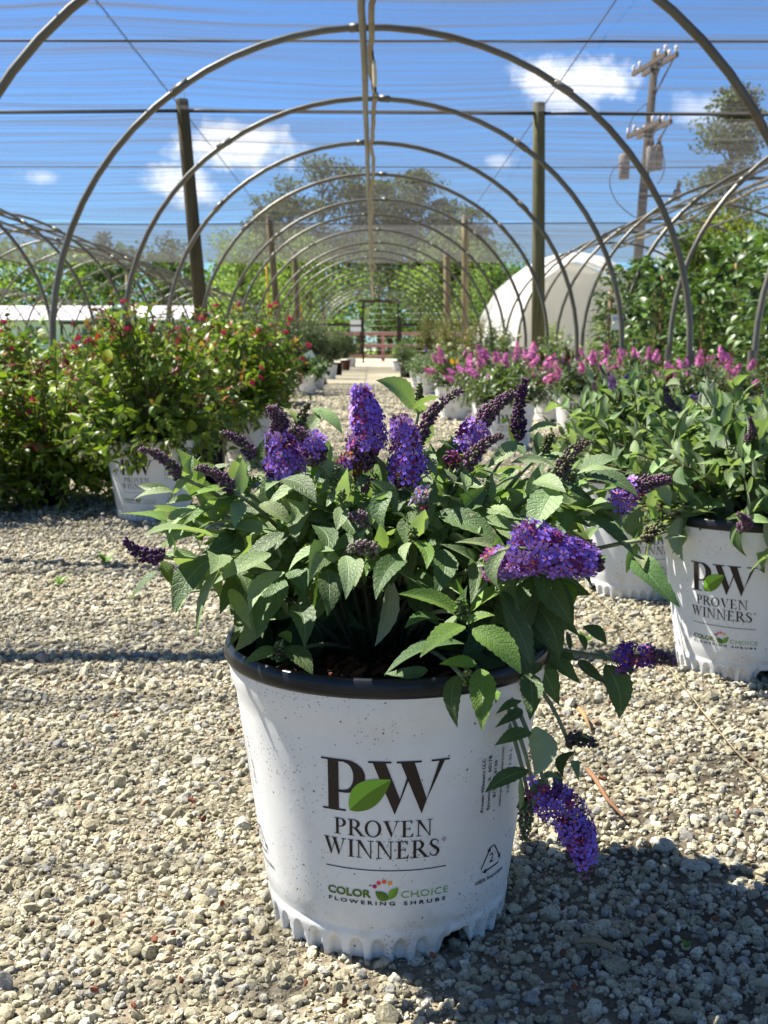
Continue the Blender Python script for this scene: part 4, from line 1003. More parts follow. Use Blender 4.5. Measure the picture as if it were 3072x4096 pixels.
post(1.92, 23.8, 3.22, -.03, .075, (.26, .22, .14), 'taller pale post of the distant pair right of the path')
post(-2.12, 32.6, 3.22, -.12, .085, (.20, .17, .12), 'most distant grey post on the left of the path')
post(2.05, 31.5, 3.18, -.04, .10, PAL, 'shorter pale post of the distant pair right of the path')
post(-9.2, 43, 3.3, 0, .09, PAL, 'pale distant post among the left hoops before the white house')
post(7.1, 24.4, 3.2, .32, .085, (.50, .46, .36), 'pale slanting post under the right edge of the shade cloth')
def guard(x, y, z0, z1, lean, label):
    t = thing('guy_wire', label, 'guy wire', (x, y, 0), 0, 'guy wires with yellow guards')
    mb = MB(); tube(mb, [[0, 0, 0], [lean * 3.3, -.25 * 3.3, 3.3]], .004, 6); mb.build('wire', M_DARK, t)
    mb = MB(); tube(mb, [[lean * z0, -.25 * z0, z0], [lean * z1, -.25 * z1, z1]], .02, 8, (.75, .40, .02)); mb.build('yellow_guard', M_YEL, t)
M_YEL = m_plain('yellow_plastic', (.62, .33, .015), (.72, .42, .03), .5, .3, 6)
guard(-2.05, 13.8, .1, 2.05, -.012, 'guy wire with a long yellow guard beside the dark leaning post')
guard(-2.25, 25, .1, 2.25, -.012, 'guy wire with a yellow guard beside the middle left post')
guard(-2.05, 34, .1, 1.95, -.06, 'guy wire with a yellow guard beside the most distant left post')
guard(2.25, 34, .1, 1.95, .0, 'guy wire with a yellow guard beside the pale posts right of the path')
guard(-8.8, 44, .1, 2.1, -.06, 'guy wire with a yellow guard at far left before the white house')

t = NT('shade_cloth'); o = t.coord()
wv = t.new('ShaderNodeTexNoise', Scale=.22, Detail=3.0); t.l.new(o, wv.inputs['Vector']); cx = t.new('ShaderNodeCombineXYZ'); t.l.new(t.math('MULTIPLY', wv.outputs['Fac'], .7), cx.inputs[1])
va = t.new('ShaderNodeVectorMath', operation='ADD'); t.l.new(o, va.inputs[0]); t.l.new(cx.outputs[0], va.inputs[1]); o = va.outputs[0]
mp = t.new('ShaderNodeMapping'); t.l.new(o, mp.inputs[0]); mp.inputs['Scale'].default_value = (.13, 3.2, 0)
b1 = t.noise(1.6, 5, mp.outputs[0], .62)
mp2 = t.new('ShaderNodeMapping'); t.l.new(o, mp2.inputs[0]); mp2.inputs['Scale'].default_value = (.10, 9.0, 0)
b2 = t.noise(1.3, 3, mp2.outputs[0], .5)
mp3 = t.new('ShaderNodeMapping'); t.l.new(o, mp3.inputs[0]); mp3.inputs['Scale'].default_value = (.25, .25, 0)
big = t.noise(1.0, 3, mp3.outputs[0])
mp4 = t.new('ShaderNodeMapping'); t.l.new(o, mp4.inputs[0]); mp4.inputs['Scale'].default_value = (.09, 21.0, 0)
b3 = t.noise(1.2, 2, mp4.outputs[0], .5)
al = t.math('ADD', t.math('MULTIPLY', t.step(b1, .36, .68), .32), t.math('MULTIPLY', t.step(b2, .54, .64), .31))
al = t.math('ADD', al, t.math('MULTIPLY', t.step(b3, .58, .66), .38))
al = t.math('ADD', al, t.math('MULTIPLY_ADD', big, .20, -.02))
al = t.math('MINIMUM', t.math('ADD', al, t.new('ShaderNodeSeparateColor', Color=t.col()).outputs[0]), .88)
df = t.new('ShaderNodeBsdfDiffuse'); t.put(df.inputs[0], (.07, .068, .068)); trl = t.new('ShaderNodeBsdfTranslucent'); t.put(trl.inputs[0], (.10, .096, .094))
m1 = t.new('ShaderNodeMixShader'); m1.inputs[0].default_value = .5; t.l.new(df.outputs[0], m1.inputs[1]); t.l.new(trl.outputs[0], m1.inputs[2])
tp = t.new('ShaderNodeBsdfTransparent'); m2 = t.new('ShaderNodeMixShader'); t.l.new(al, m2.inputs[0]); t.l.new(tp.outputs[0], m2.inputs[1]); t.l.new(m1.outputs[0], m2.inputs[2])
t.l.new(m2.outputs[0], t.out.inputs[0]); M_CLOTH = t.m
def cloth(x0, x1, y0, y1, label, edge0=lambda x: 0, edge1=lambda x: 0, sag=.10, seed=0, drop=0, dens=0.0):
    nx, ny = 90, 60; mb = MB(); r = rng(seed)
    X, q = np.meshgrid(np.linspace(x0, x1, nx), np.linspace(0, 1, ny), indexing='ij')
    Y = (y0 + edge0(X)) * (1 - q) + (y1 + edge1(X)) * q
    Z = CHF - .02 - sag * np.sin(PI * q) - .05 * np.abs(np.sin((X + 2.2) * PI / 4.2)) + .010 * np.sin(Y * 5.3 + .3 * X) + .006 * np.sin(Y * 13 + X * .7) - drop * q ** 4
    i, j = np.meshgrid(np.arange(nx - 1), np.arange(ny - 1), indexing='ij')
    mb.add(np.stack([X, Y, Z], -1).reshape(-1, 3), np.stack([i * ny + j, (i + 1) * ny + j, (i + 1) * ny + j + 1, i * ny + j + 1], -1).reshape(-1, 4), (dens, dens, dens))
    tag(mb.build('shade_cloth', M_CLOTH), label, 'shade cloth')
cloth(-34, 8.2, -4, 12.9, 'sheer dark shade cloth stretched overhead nearest the front bush', sag=.05, seed=1, dens=0.0)
cloth(-34, 8.2, 13.02, 23.55, 'sheer dark shade cloth panel between the nearest posts and the middle posts', lambda x: .07 * np.clip(x - 2.5, 0, 9), lambda x: -.004 * (x + 2) , .12, 2, dens=.07)
cloth(-34, 8.4, 23.85, 33.2, 'sheer dark shade cloth panel at the far end of the canopy', lambda x: 0 * x, lambda x: .05 * np.sin(x * 1.1), .10, 3, .10, dens=.30)
def cable(pts, rad, label, n=16, sagz=.0):
    mb = MB(); P = np.array(pts, float); s = np.linspace(0, 1, n)[:, None]; Q = P[0] * (1 - s) + P[1] * s; Q[:, 2] -= sagz * 4 * (s * (1 - s))[:, 0]
    tag(mb and (tube(mb, Q, rad, 6, (.02, .02, .02)) or mb.build('support_cable', M_DARK)), label, 'cable', 'cables holding the shade cloth')
cable([(-34, 12.97, CHF - .35), (-2.11, 12.97, CHF - .02)], .022, 'thick dark rolled cloth edge running left from the dark leaning post')
cable([(-2.11, 12.97, CHF - .02), (1.84, 12.97, CHF - .04)], .022, 'thick dark cable between the two nearest posts')
cable([(1.84, 12.97, CHF - .04), (8.2, 12.97, CHF - .06)], .020, 'thick dark cable running right from the greenish post')
cable([(-34, 9.95, CHF - .10), (8.2, 9.95, CHF - .05)], .011, 'thin dark cable across the sky above the nearest full hoop')
cable([(-34, 23.7, CHF - .06), (8.2, 23.7, CHF - .05)], .014, 'thin cable across the sky at the middle posts', sagz=.05)
cable([(-2.11, -3, CHF + .05), (-2.2, 33, CHF + .03)], .006, 'thin wire running lengthwise over the left posts')
cable([(1.84, -3, CHF + .05), (1.95, 33, CHF + .03)], .006, 'thin wire running lengthwise over the right posts')
cable([(5.5, 4, CHF - .02), (5.5, 33, CHF - .02)], .022, 'dark slanting cable above the right hoop house frame', sagz=.1)
cable([(8.22, 2, CHF - .03), (8.3, 33, CHF - .1)], .02, 'dark right edge cord of the shade cloth', sagz=.1)
cable([(-34, 16.2, CHF - .12), (8.2, 16.2, CHF - .12)], .008, 'fine dark seam line across the sky between the nearest and middle posts')
cable([(-34, 2.72, 2.9), (8, 2.50, 2.9)], .034, 'unseen dark roll added above the path to cast a shadow line across the gravel', n=30, sagz=.02)  # added out of view, thick enough to throw the dark line on the gravel

# ------------------------------------------------------------------ utility pole
up = thing('utility_pole', 'grey wooden utility pole with cross arms and transformers seen through the shade cloth', 'utility pole', (7.35, 32, 0))
mb = MB(); tube(mb, [[-.12, 0, 0], [.10, 0, 4.5], [.33, 0, 8.5]], [.15, .13, .10], 12, (.06, .05, .045)); mb.build('pole', M_POST, up)
ad = unit(np.array([.16, -.987, 0])); pn = np.array([ad[1], -ad[0], 0])
for z, off in ((8.15, .30), (6.45, .20)):
    for sd in (-.15, .15):
        mb = MB(); c = np.array([off, 0, z]) + pn * sd; a, b = c - ad * 1.15, c + ad * 1.15
        beam(mb, a, b, .08, .11, (.09, .07, .06)); am = mb.build('cross_arm', M_POST, up)
        mb = MB(); beam(mb, c + ad * .9 - [0, 0, .06], c - [0, 0, .75] - pn * sd * .6, .035, .035, (.2, .2, .2)); mb.build('arm_brace', M_DARK, am)
        for s in (-1.08, -.65, .65, 1.08):
            mb = MB(); p = c + ad * s + [0, 0, .06]; tube(mb, [p, p + [0, 0, .05], p + [0, 0, .1], p + [0, 0, .15], p + [0, 0, .18]], [.03, .055, .04, .055, .02], 8, (.62, .6, .6)); mb.build('insulator', M_CHIP, am)
for dx, dy, z, h, rr in ((-.52, .1, 5.15, .62, .15), (.12, -.3, 5.3, .60, .13), (.42, .15, 5.4, .62, .14), (.95, .0, 4.55, .26, .11)):
    mb = MB(); p = np.array([dx + .1, dy, z]); tube(mb, [p, p + [0, 0, .02], p + [0, 0, h], p + [0, 0, h + .05]], [rr * .9, rr, rr, rr * .7], 14, (.17, .15, .14)); tr = mb.build('transformer', M_CHIP, up)
    mb = MB(); p = p + [.03, 0, h + .04]; tube(mb, [p, p + [0, 0, .08], p + [0, 0, .16], p + [0, 0, .26]], [.05, .06, .04, .02], 8, (.16, .08, .05)); mb.build('bushing', M_CHIP, tr)
    mb = MB(); beam(mb, [dx + .1, dy, z + h * .5], [.12, 0, z + h * .5], .05, .06, (.1, .1, .1)); mb.build('bracket', M_DARK, tr)
mb = MB()
for a, b, c in (((-.5, 0, 5.6), (-1.1, 0, 5.2), (-.6, 0, 4.5)), ((.5, 0, 6.1), (.85, 0, 5.4), (.5, 0, 5.0)), ((.25, 0, 7.2), (-.4, 0, 6.9), (-.35, 0, 6.2)), ((-.6, 0, 4.5), (-.1, 0, 4.0), (.1, 0, 4.1))):
    tube(mb, bez(a, b, c, 10), .015, 5, (.03, .03, .03))
mb.build('jumper_wire', M_DARK, up)

# ------------------------------------------------------------------ white house, gate, fences
M_WALL = m_plain('white_siding', (.70, .71, .70), (.78, .79, .78), .7, .2, 3)
M_ROOF = m_plain('grey_roof', (.36, .33, .35), (.44, .41, .42), .8, .2, 1.5)
M_GLASS = m_plain('window_glass', (.05, .08, .09), (.10, .14, .15), .1, .6, 2)
hs = thing('white_house', 'long low white house with a grey roof and gabled porch behind the left hoops', 'house', (-20.5, 78, 0))
mb = MB(); box(mb, (0, 4, 1.25), (15, 8, 2.5)); mb.build('wall', M_WALL, hs)
mb = MB(); Vr = np.array([[-8, -.6, 2.45], [8, -.6, 2.45], [8, 4, 3.55], [-8, 4, 3.55], [8, 8.6, 2.45], [-8, 8.6, 2.45]]); mb.add(Vr, [[0, 1, 2, 3], [3, 2, 4, 5]]); mb.add(Vr + [0, 0, -.12], [[3, 2, 1, 0], [5, 4, 2, 3]])
mb.add(np.concatenate([Vr[:2], Vr[:2] - [0, 0, .12]]), [[0, 2, 3, 1]]); mb.build('roof', M_ROOF, hs, smooth=False)
mb = MB(); G = np.array([[1.2, -2.6, 2.3], [5.8, -2.6, 2.3], [3.5, -2.6, 3.35]]); G2 = G + [0, 5.5, 0]
mb.add(np.concatenate([G, G2]), [np.array([[0, 1, 2]]), np.array([[0, 2, 5, 3], [1, 4, 5, 2]])]); mb.build('porch_gable', m_plain('pale_green_gable', (.50, .54, .48), (.56, .6, .54), .7, .2, 2), hs, False)
mb = MB(); box(mb, (2.0, -2.2, 2.2), (4.6, .5, .16), (.03, .03, .03)); box(mb, (-.2, -2.2, 1.1), (.14, .14, 2.2), (.05, .04, .04)); box(mb, (4.2, -2.2, 1.1), (.14, .14, 2.2), (.05, .04, .04)); mb.build('porch_beam', M_CHIP, hs)
for wx in (-5.5, -2.6, 1.0, 2.6, 6.2):
    mb = MB(); box(mb, (wx, -.03, 1.45), (.95, .06, 1.25)); w = mb.build('window', m_plain('white_frame', (.8, .8, .8), (.8, .8, .8)) if wx == -5.5 else bpy.data.materials['white_frame'], hs)
    mb = MB()
    for sx in (-.22, .22): box(mb, (wx + sx, -.065, 1.45), (.36, .02, 1.08))
    mb.build('pane', M_GLASS, w)
gt = thing('garden_gate', 'tall dark framed wire gate at the far end of the path', 'gate', (.25, 40.6, 0))
for sx in (-.62, .62):
    mb = MB(); box(mb, (sx, 0, 1.05), (.065, .08, 2.1), (.035, .025, .02)); mb.build('gate_post', M_CHIP, gt)
mb = MB(); box(mb, (0, 0, 2.17), (1.40, .08, .10), (.07, .045, .035)); mb.build('top_beam', M_CHIP, gt)
mb = MB()
for z in np.linspace(.25, 1.95, 9): tube(mb, [[-.57, 0, z], [0, 0, z - .01], [.57, 0, z]], .0045, 5, (.55, .55, .53))
mb.build('wire_mesh', M_PRINT, gt)
mb = MB(); tube(mb, bez([-.48, -.06, 2.1], [-.50, -.06, 1.8], [-.44, -.06, 1.62], 8), .016, 6, (.42, .36, .22)); tube(mb, bez([-.40, -.06, 2.1], [-.40, -.06, 1.8], [-.46, -.06, 1.66], 8), .016, 6, (.42, .36, .22)); mb.build('hanging_rope', M_CHIP, gt)
def rail_side(x0, x1, y, label):
    t = thing('wire_fence', label, 'fence', ((x0 + x1) / 2, y, 0)); w = x1 - x0
    mb = MB(); box(mb, (0, 0, 1.34), (w, .07, .10), (.03, .022, .02)); mb.build('top_rail', M_CHIP, t)
    for k in range(3):
        mb = MB(); box(mb, (w * (k / 2 - .5), .02, .95), (.08, .08, 1.9 if x0 > 0 and k == 1 else 1.3), (.04, .03, .025)); mb.build('fence_post', M_CHIP, t)
    mb = MB()
    for z in np.linspace(.2, 1.75, 8): tube(mb, [[-w / 2, -.05, z], [w / 2, -.05, z]], .004, 5, (.5, .5, .48))
    mb.build('wire', M_PRINT, t)
rail_side(-5.2, -.45, 40.6, 'wire fence with a dark top rail left of the gate')
rail_side(.95, 5.7, 40.6, 'wire fence with a dark top rail right of the gate')
for z, lab in ((1.43, 'white board fixed above the dark rail left of the gate'), (1.19, 'white board fixed below the dark rail left of the gate')):
    mb = MB(); box(mb, (0, 0, 0), (.38, .02, .165)); o = mb.build('white_board', M_WALL); o.location = (-.64, 40.5, z); tag(o, lab, 'board')
rf = thing('rail_fence', 'brown wooden three rail fence seen through the gate', 'fence', (1.0, 46.0, 0))
for z in (.15 + .05, .62, 1.1):
    mb = MB(); beam(mb, [-9, 0, z], [9, 0, z], .04, .14, (.36, .22, .17)); mb.build('rail', M_CHIP, rf)
for x in (-6.0, -3.3, -.62, 2.1, 4.8):
    mb = MB(); box(mb, (x, .06, .6), (.14, .08, 1.2), (.34, .21, .16)); mb.build('fence_post', M_CHIP, rf)

# ------------------------------------------------------------------ trees
def cards(mb, cen, rad, n, size, col, r, flat=.6):
    u = unit(r.normal(size=(n, 3))) * (r.uniform(0, 1, n) ** .45)[:, None] * rad + cen
    Z = unit(r.normal(size=(n, 3)) + [0, 0, flat]); Rm = frames(Z, r)
    tv = np.array([[-.5, 0, 0], [-.1, -.30, .05], [.5, 0, 0], [-.1, .30, .05]])
    c = np.array(col) * r.uniform(.6, 1.45, (n, 1)) * (1 + r.normal(0, .06, (n, 3)))
    stamp(mb, tv, np.array([[0, 1, 2, 3]]), Rm, size * r.uniform(.6, 1.3, n), u, np.clip(c, .003, 1))
def tree(name, label, cat, x, y, h, cr, ch, col, seed, clumps=26, n=130, size=.22, trunk=.14, tcol=(.12, .10, .08), pine=False, group=None, base=.0):
    r = rng(seed); t = thing(name, label, cat, (x, y, 0), 0, group)
    mb = MB(); tube(mb, [[0, 0, 0], [r.normal(0, .1), 0, h * .45], [r.normal(0, .15), 0, h * .93]], [trunk, trunk * .7, trunk * .2], 9, tcol)
    cm = MB()
    for k in range(clumps):
        f = r.uniform(0, 1)
        if pine:
            z = h - ch * (1 - f ** .8); w = cr * (.25 + .95 * (1 - (z - h + ch) / ch)) * r.uniform(.3, 1.0)
        else:
            z = h - ch / 2 + ch / 2 * r.uniform(-1, 1) * .9; w = cr * math.sqrt(max(.05, 1 - ((z - h + ch / 2) / (ch / 2)) ** 2)) * r.uniform(.2, .95)
        a = r.uniform(0, 2 * PI); c = np.array([w * math.cos(a), w * math.sin(a), z])
        tube(mb, bez([0, 0, max(.3, z - cr * .35)], [c[0] * .5, c[1] * .5, z - cr * .1], c, 6), np.linspace(trunk * .28, trunk * .07, 6), 5, tcol)
        rr = cr * r.uniform(.28, .52) * (np.array([1, 1, .5]) if pine else np.array([1, 1, .75]))
        cards(cm, c, rr, n, size, np.array(col) * r.uniform(.65, 1.35), r)
    mb.build('trunk', M_POST, t); cm.build('crown', M_FAR, t)
    return t
PINE = (.075, .085, .035)
for q, (px, top, Y, cr) in enumerate(((1155, 735, 68, 2.1), (1290, 640, 70, 2.9), (1440, 690, 72, 2.4), (1560, 735, 69, 2.3), (1680, 690, 71, 2.6), (1800, 770, 70, 2.1), (1050, 800, 71, 1.6), (1890, 850, 68, 1.6))):
    p = unp(px, top, Y)
    tree('pine_tree', ['broad bushy round topped pine, second from the left of the pine row', 'tallest pine of the row behind the far cloth panel, left of the ridge pipe', 'slim pine rising directly behind the ridge pipe', 'pine just right of the ridge pipe with a shorter crown',
                       'tall wide pine right of the ridge pipe behind the cloth', 'low open pine near the right end of the pine row', 'small pine at the left end of the pine row', 'small sparse pine at the right end of the pine row'][q], 'pine tree', p[0], Y, p[2], cr * 1.15, p[2] * .62, PINE, 40 + q, 40, 120, .22, .16, (.09, .07, .055), True, 'pines beyond the canopy')
p = unp(2900, 380, 40); tree('cedar_tree', 'tall dark conifer at the right edge behind the shade cloth', 'conifer', p[0] + .3, 40, p[2], 1.75, p[2] * .8, (.075, .085, .03), 61, 48, 170, .16, .16, pine=True)
p = unp(440, 950, 95); tree('round_tree', 'left of two round dark trees poking above the far left tree line', 'tree', unp(440, 940, 90)[0], 90, unp(440, 935, 90)[2], 2.2, 5, (.05, .08, .025), 62, 22, 90, .3)
tree('round_tree', 'broad round dark tree above the tree line behind the dark leaning post', 'tree', unp(680, 960, 90)[0], 90, unp(680, 955, 90)[2], 2.8, 5, (.05, .08, .025), 63, 26, 90, .3)
tree('round_tree', 'round mid green tree beyond the white covered tunnel', 'tree', unp(2030, 1050, 75)[0], 75, unp(2030, 1050, 75)[2], 2.3, 5, (.11, .17, .05), 64, 28, 110, .25)
for q, (x, y, h, c, lab) in enumerate(((-3.2, 56, 6.0, (.20, .27, .08), 'pale green leafy tree behind the fence left of the gate'), (.3, 60, 6.6, (.11, .16, .05), 'dark leafy tree straight behind the gate'), (3.6, 57, 6.2, (.19, .25, .08), 'light green leafy tree behind the fence right of the gate'),
                                       (-7.0, 60, 6.5, (.21, .28, .08), 'light leafy tree behind the middle left post'), (6.6, 64, 6.4, (.12, .18, .055), 'dark green tree behind the fence left of the white tunnel'))):
    tree('leafy_tree', lab, 'tree', x, y, h, 2.3, 5.6, c, 70 + q, 46, 120, .17, .14, group='leafy trees behind the gate')
# the far wood reads as one mass
r = rng(77); mb = MB(); pxs = [-900, 0, 500, 860, 1000, 1150, 1500, 1800, 1950, 2080, 2150, 2300, 2600, 3300, 4200]; tops = [880, 960, 1000, 1050, 1030, 960, 940, 960, 1050, 1060, 1130, 1190, 1120, 980, 900]
for k in range(430):
    px = r.uniform(-900, 4200); Y = r.uniform(92, 112); tp = unp(px, np.interp(px, pxs, tops) + r.normal(0, 14), Y); w = r.uniform(1.2, 2.4)
    col = np.array([(.10, .15, .05), (.14, .20, .07), (.20, .26, .09), (.075, .115, .045)][r.choice(4, p=[.35, .3, .2, .15])])
    z = tp[2]
    while z > .2:
        cards(mb, np.array([tp[0] + r.normal(0, .6), Y + r.normal(0, .6), z - w * .7]), np.array([w, w, w * .8]), 46, .50, col * r.uniform(.7, 1.3), r); z -= w * r.uniform(1.0, 1.5)
structure(tag(mb.build('far_wood', M_FAR), 'far green wood closing the view behind the hoop houses', 'wood'), 'stuff')
# ------------------------------------------------------------------ potted stock on both sides of the path
def bush(seed, R, H, z0, nsh, nl, L, w, pal, tip=None, droop=.25, lo=-.35, up=.0, ns=5, nt=3, tmin=.3, spread=.05, tipf=.5, mat=None, sq=1.0):
    """foliage and stem meshes of one shrub, and its shoot ends for flowers"""
    r = rng(seed); rows = []; ends = []; sm = MB()
    for k in range(nsh):
        az = r.uniform(0, 2 * PI); s = r.uniform(math.sin(lo), 1) ; el = math.asin(np.clip(s, -1, 1)); q = r.uniform(.72, 1.06)
        hor = math.cos(el) ** sq
        tipp = np.array([R * hor * math.cos(az) * q, R * hor * math.sin(az) * q, z0 + .04 + H * (max(math.sin(el), 0) * q) + min(0, math.sin(el)) * R * .8 + .10 * H])
        root = np.array([r.uniform(-spread, spread), r.uniform(-spread, spread), z0]); mid = (root + tipp) / 2 + [0, 0, .25 * H + up]
        P = bez(root, mid, tipp, 16); tube(sm, P[::3], np.linspace(.003, .0012, len(P[::3])), 4, (.12, .09, .05), False)
        ends.append((P[-1], unit(P[-1] - P[-4]), math.sin(el)))
        for q2, tt in enumerate(np.linspace(tmin, 1, nl)):
            i = min(14, int(tt * 15)); p = P[i]; tan = unit(P[i + 1] - P[i])
            ref = unit(np.cross(tan, [.2, .4, 1])); a = q2 * PI / 2 + r.normal(0, .4); ax = ref * math.cos(a) + np.cross(tan, ref) * math.sin(a)
            for sg in (-1, 1):
                LL = L * r.uniform(.65, 1.2) * (1 - .35 * (tt > .85)); d = unit(sg * ax + tan * r.uniform(.3, 1.0) + r.normal(0, .25, 3) - [0, 0, droop])
                c = np.array(pal[r.randint(len(pal))]) * r.uniform(.75, 1.25)
                if tip is not None and tt > .8 and math.sin(el) > .1 and r.rand() < tipf: c = np.array(tip[r.randint(len(tip))]) * r.uniform(.7, 1.2)
                rows.append((p, p + d * LL, np.array([0, 0, 1]) + r.normal(0, .45, 3), w * LL * r.uniform(.8, 1.2), c))
    fm = MB(); leaves(fm, [q[0] for q in rows], [q[1] for q in rows], [q[2] for q in rows], [q[3] for q in rows], .08, .3, [q[4] for q in rows], ns, nt, seed)
    return fm.mesh('foliage', mat or M_LEAF), sm.mesh('branch', M_STEM), ends
def flower_obj(mesh, parent, p, d, name='flower_head', s=1.0, r=None):
    q = Vector(d).to_track_quat('Z', 'Y').to_euler(); return ob(name, mesh, parent, p, q, s)
def fmesh(name, fn, mat=None):
    mb = MB(); fn(mb); return mb.mesh(name, mat or M_PETAL)
LIME = [(.21, .29, .028), (.14, .215, .023), (.26, .32, .032), (.085, .145, .02), (.17, .245, .03)]
REDT = [(.26, .05, .03), (.30, .12, .03), (.20, .03, .03)]
GREY = [(.13, .18, .09), (.10, .15, .07), (.16, .21, .12), (.08, .12, .06)]
DARKG = [(.055, .075, .045), (.075, .10, .06), (.10, .12, .085), (.04, .06, .035)]
GLOS = [(.045, .09, .02), (.07, .135, .028), (.095, .17, .04), (.035, .07, .018)]
YG = [(.22, .30, .04), (.16, .24, .03), (.26, .32, .06)]
FRESH = [(.12, .22, .03), (.17, .28, .04), (.09, .17, .03)]
RED = [(.14, .13, .03), (.20, .09, .03), (.10, .14, .03), (.16, .18, .04)]
def ball(col, R, n, fs, seed, flat=1.0):
    def f(mb):
        r = rng(seed); Z = unit(r.normal(size=(n, 3)) + [0, 0, .4]); tv, tf, kk = FLO; m = kk < 2; V0 = tv * [1, 1, 1]
        Rm = frames(Z, r); sc = fs * r.uniform(.7, 1.2, n); T = Z * R * [1, 1, flat] * r.uniform(.75, 1.05, (n, 1))
        V = np.einsum('nij,nkj->nki', Rm, V0[None] * sc[:, None, None]) + T[:, None]
        F = [(x[None] + (np.arange(n) * len(tv))[:, None, None]).reshape(-1, x.shape[1]) for x in tf]
        c = np.array(col) * r.uniform(.65, 1.2, (n, 1, 1)) * np.ones((1, len(tv), 1)); mb.add(V.reshape(-1, 3), F, c.reshape(-1, 3))
    return f
PINKS = [fmesh('flower_spike', lambda mb, s=s: spike(mb, (0, 0, -.01), (0, 0, .062), .0175, (0, .9), 70, s, petal=(.86, .25, .72), eye=(.6, .2, .1), tubec=(.5, .08, .35), bud=(.5, .10, .38), fs=.0068)) for s in (1, 2, 3)]
SPENT = fmesh('spent_flower', lambda mb: spike(mb, (0, 0, -.01), (0, 0, .06), .013, (0, 0), 0, 5, bud=(.12, .05, .025), bs=.0026))
VIOL = [fmesh('flower_spike', lambda mb, s=s: spike(mb, (0, 0, -.01), (0, 0, .06), .016, (0, .85), 90, s, petal=(.16, .10, .60), fs=.0046)) for s in (1, 2)]
VBUD = fmesh('flower_bud', lambda mb: spike(mb, (0, 0, -.01), (0, 0, .06), .0085, (0, 0), 0, 7))
PINKB = fmesh('flower_head', ball((.62, .03, .16), .011, 30, .0045, 3, .5))
CREAM = fmesh('flower_head', ball((.66, .66, .36), .055, 160, .013, 4, .75))
WHITEF = fmesh('flower_head', ball((.62, .60, .42), .022, 40, .008, 5, .8))
SP2 = [bush(211 + q, .31, .46, .11, 230, 8, .047, .48, LIME, REDT, lo=-1.2, tmin=.25, sq=.4) for q in range(2)]
SP = [bush(201 + q, .27, .38, .21, 150, 8, .046, .48, LIME, REDT, lo=-.75, tmin=.25) for q in range(3)]
BP = [bush(221 + q, .26, .19, .21, 105, 6, .048, .32, GREY, lo=-.35) for q in range(3)]
BV = [bush(231 + q, .29, .20, .21, 115, 6, .068, .42, [SAGE * [.85, 1, .75], DEEP, SAGE * .8, DEEP * 1.3], lo=(-.30, .02)[q], droop=.08, ns=11, nt=5, mat=M_SAGE) for q in range(2)]
HY = [bush(241 + q, .28, .36, .2, 60, 6, .095, .58, FRESH, lo=-.2) for q in range(2)]
DG = [bush(251 + q, .25, .66, .2, 130, 12, .040, .46, DARKG, lo=.0, up=.1, tmin=.15, sq=.6) for q in range(2)]
GL = [bush(261 + q, .25, .16, .2, 55, 6, .075, .42, GLOS, lo=-.2, mat=M_GLOSS) for q in range(2)]
YF = [bush(271, .24, .45, .2, 80, 9, .05, .22, YG, lo=-.1)]
RN = [bush(281, .27, .72, .2, 80, 10, .05, .35, RED, lo=-.05, sq=.6)]
WF = [bush(291, .27, .32, .2, 85, 7, .05, .4, GREY, lo=-.2)]
def place(kind, var, label, x, y, rz=0.0, group=None, pot='white', s=1.0, flowers=(), nf=0, fs=1.0, minel=.3, seed=0, cat='potted shrub', prz=None, name='potted_shrub', printed=True, fname='flower_head'):
    t = potted(name, label, cat, x, y, rz if prz is None else prz, group, pot, 1.0, pot == 'white' and y < 17, printed and y < 17, .52 if kind is SP2 else 1.0)
    f, st_, ends = kind[var % len(kind)]; r = rng(seed + int(100 * y))
    ob('foliage', f, t, rot=(0, 0, rz), scale=(s, s, s) if not hasattr(s, '__len__') else s)
    if y < 12: ob('branch', st_, t, rot=(0, 0, rz), scale=(s, s, s) if not hasattr(s, '__len__') else s)
    if nf:
        cand = [e for e in ends if e[2] > minel]; Rz = Matrix.Rotation(rz, 3, 'Z'); sc = np.array(s if hasattr(s, '__len__') else (s,) * 3)
        for k in r.permutation(len(cand))[:nf]:
            p, d, _ = cand[k]; m = flowers[r.randint(len(flowers))]
            flower_obj(m, t, Rz @ Vector(p * sc), Rz @ Vector(unit(d + [0, 0, .5])), m.name.split('.')[0], fs * r.uniform(.75, 1.2))
    return t
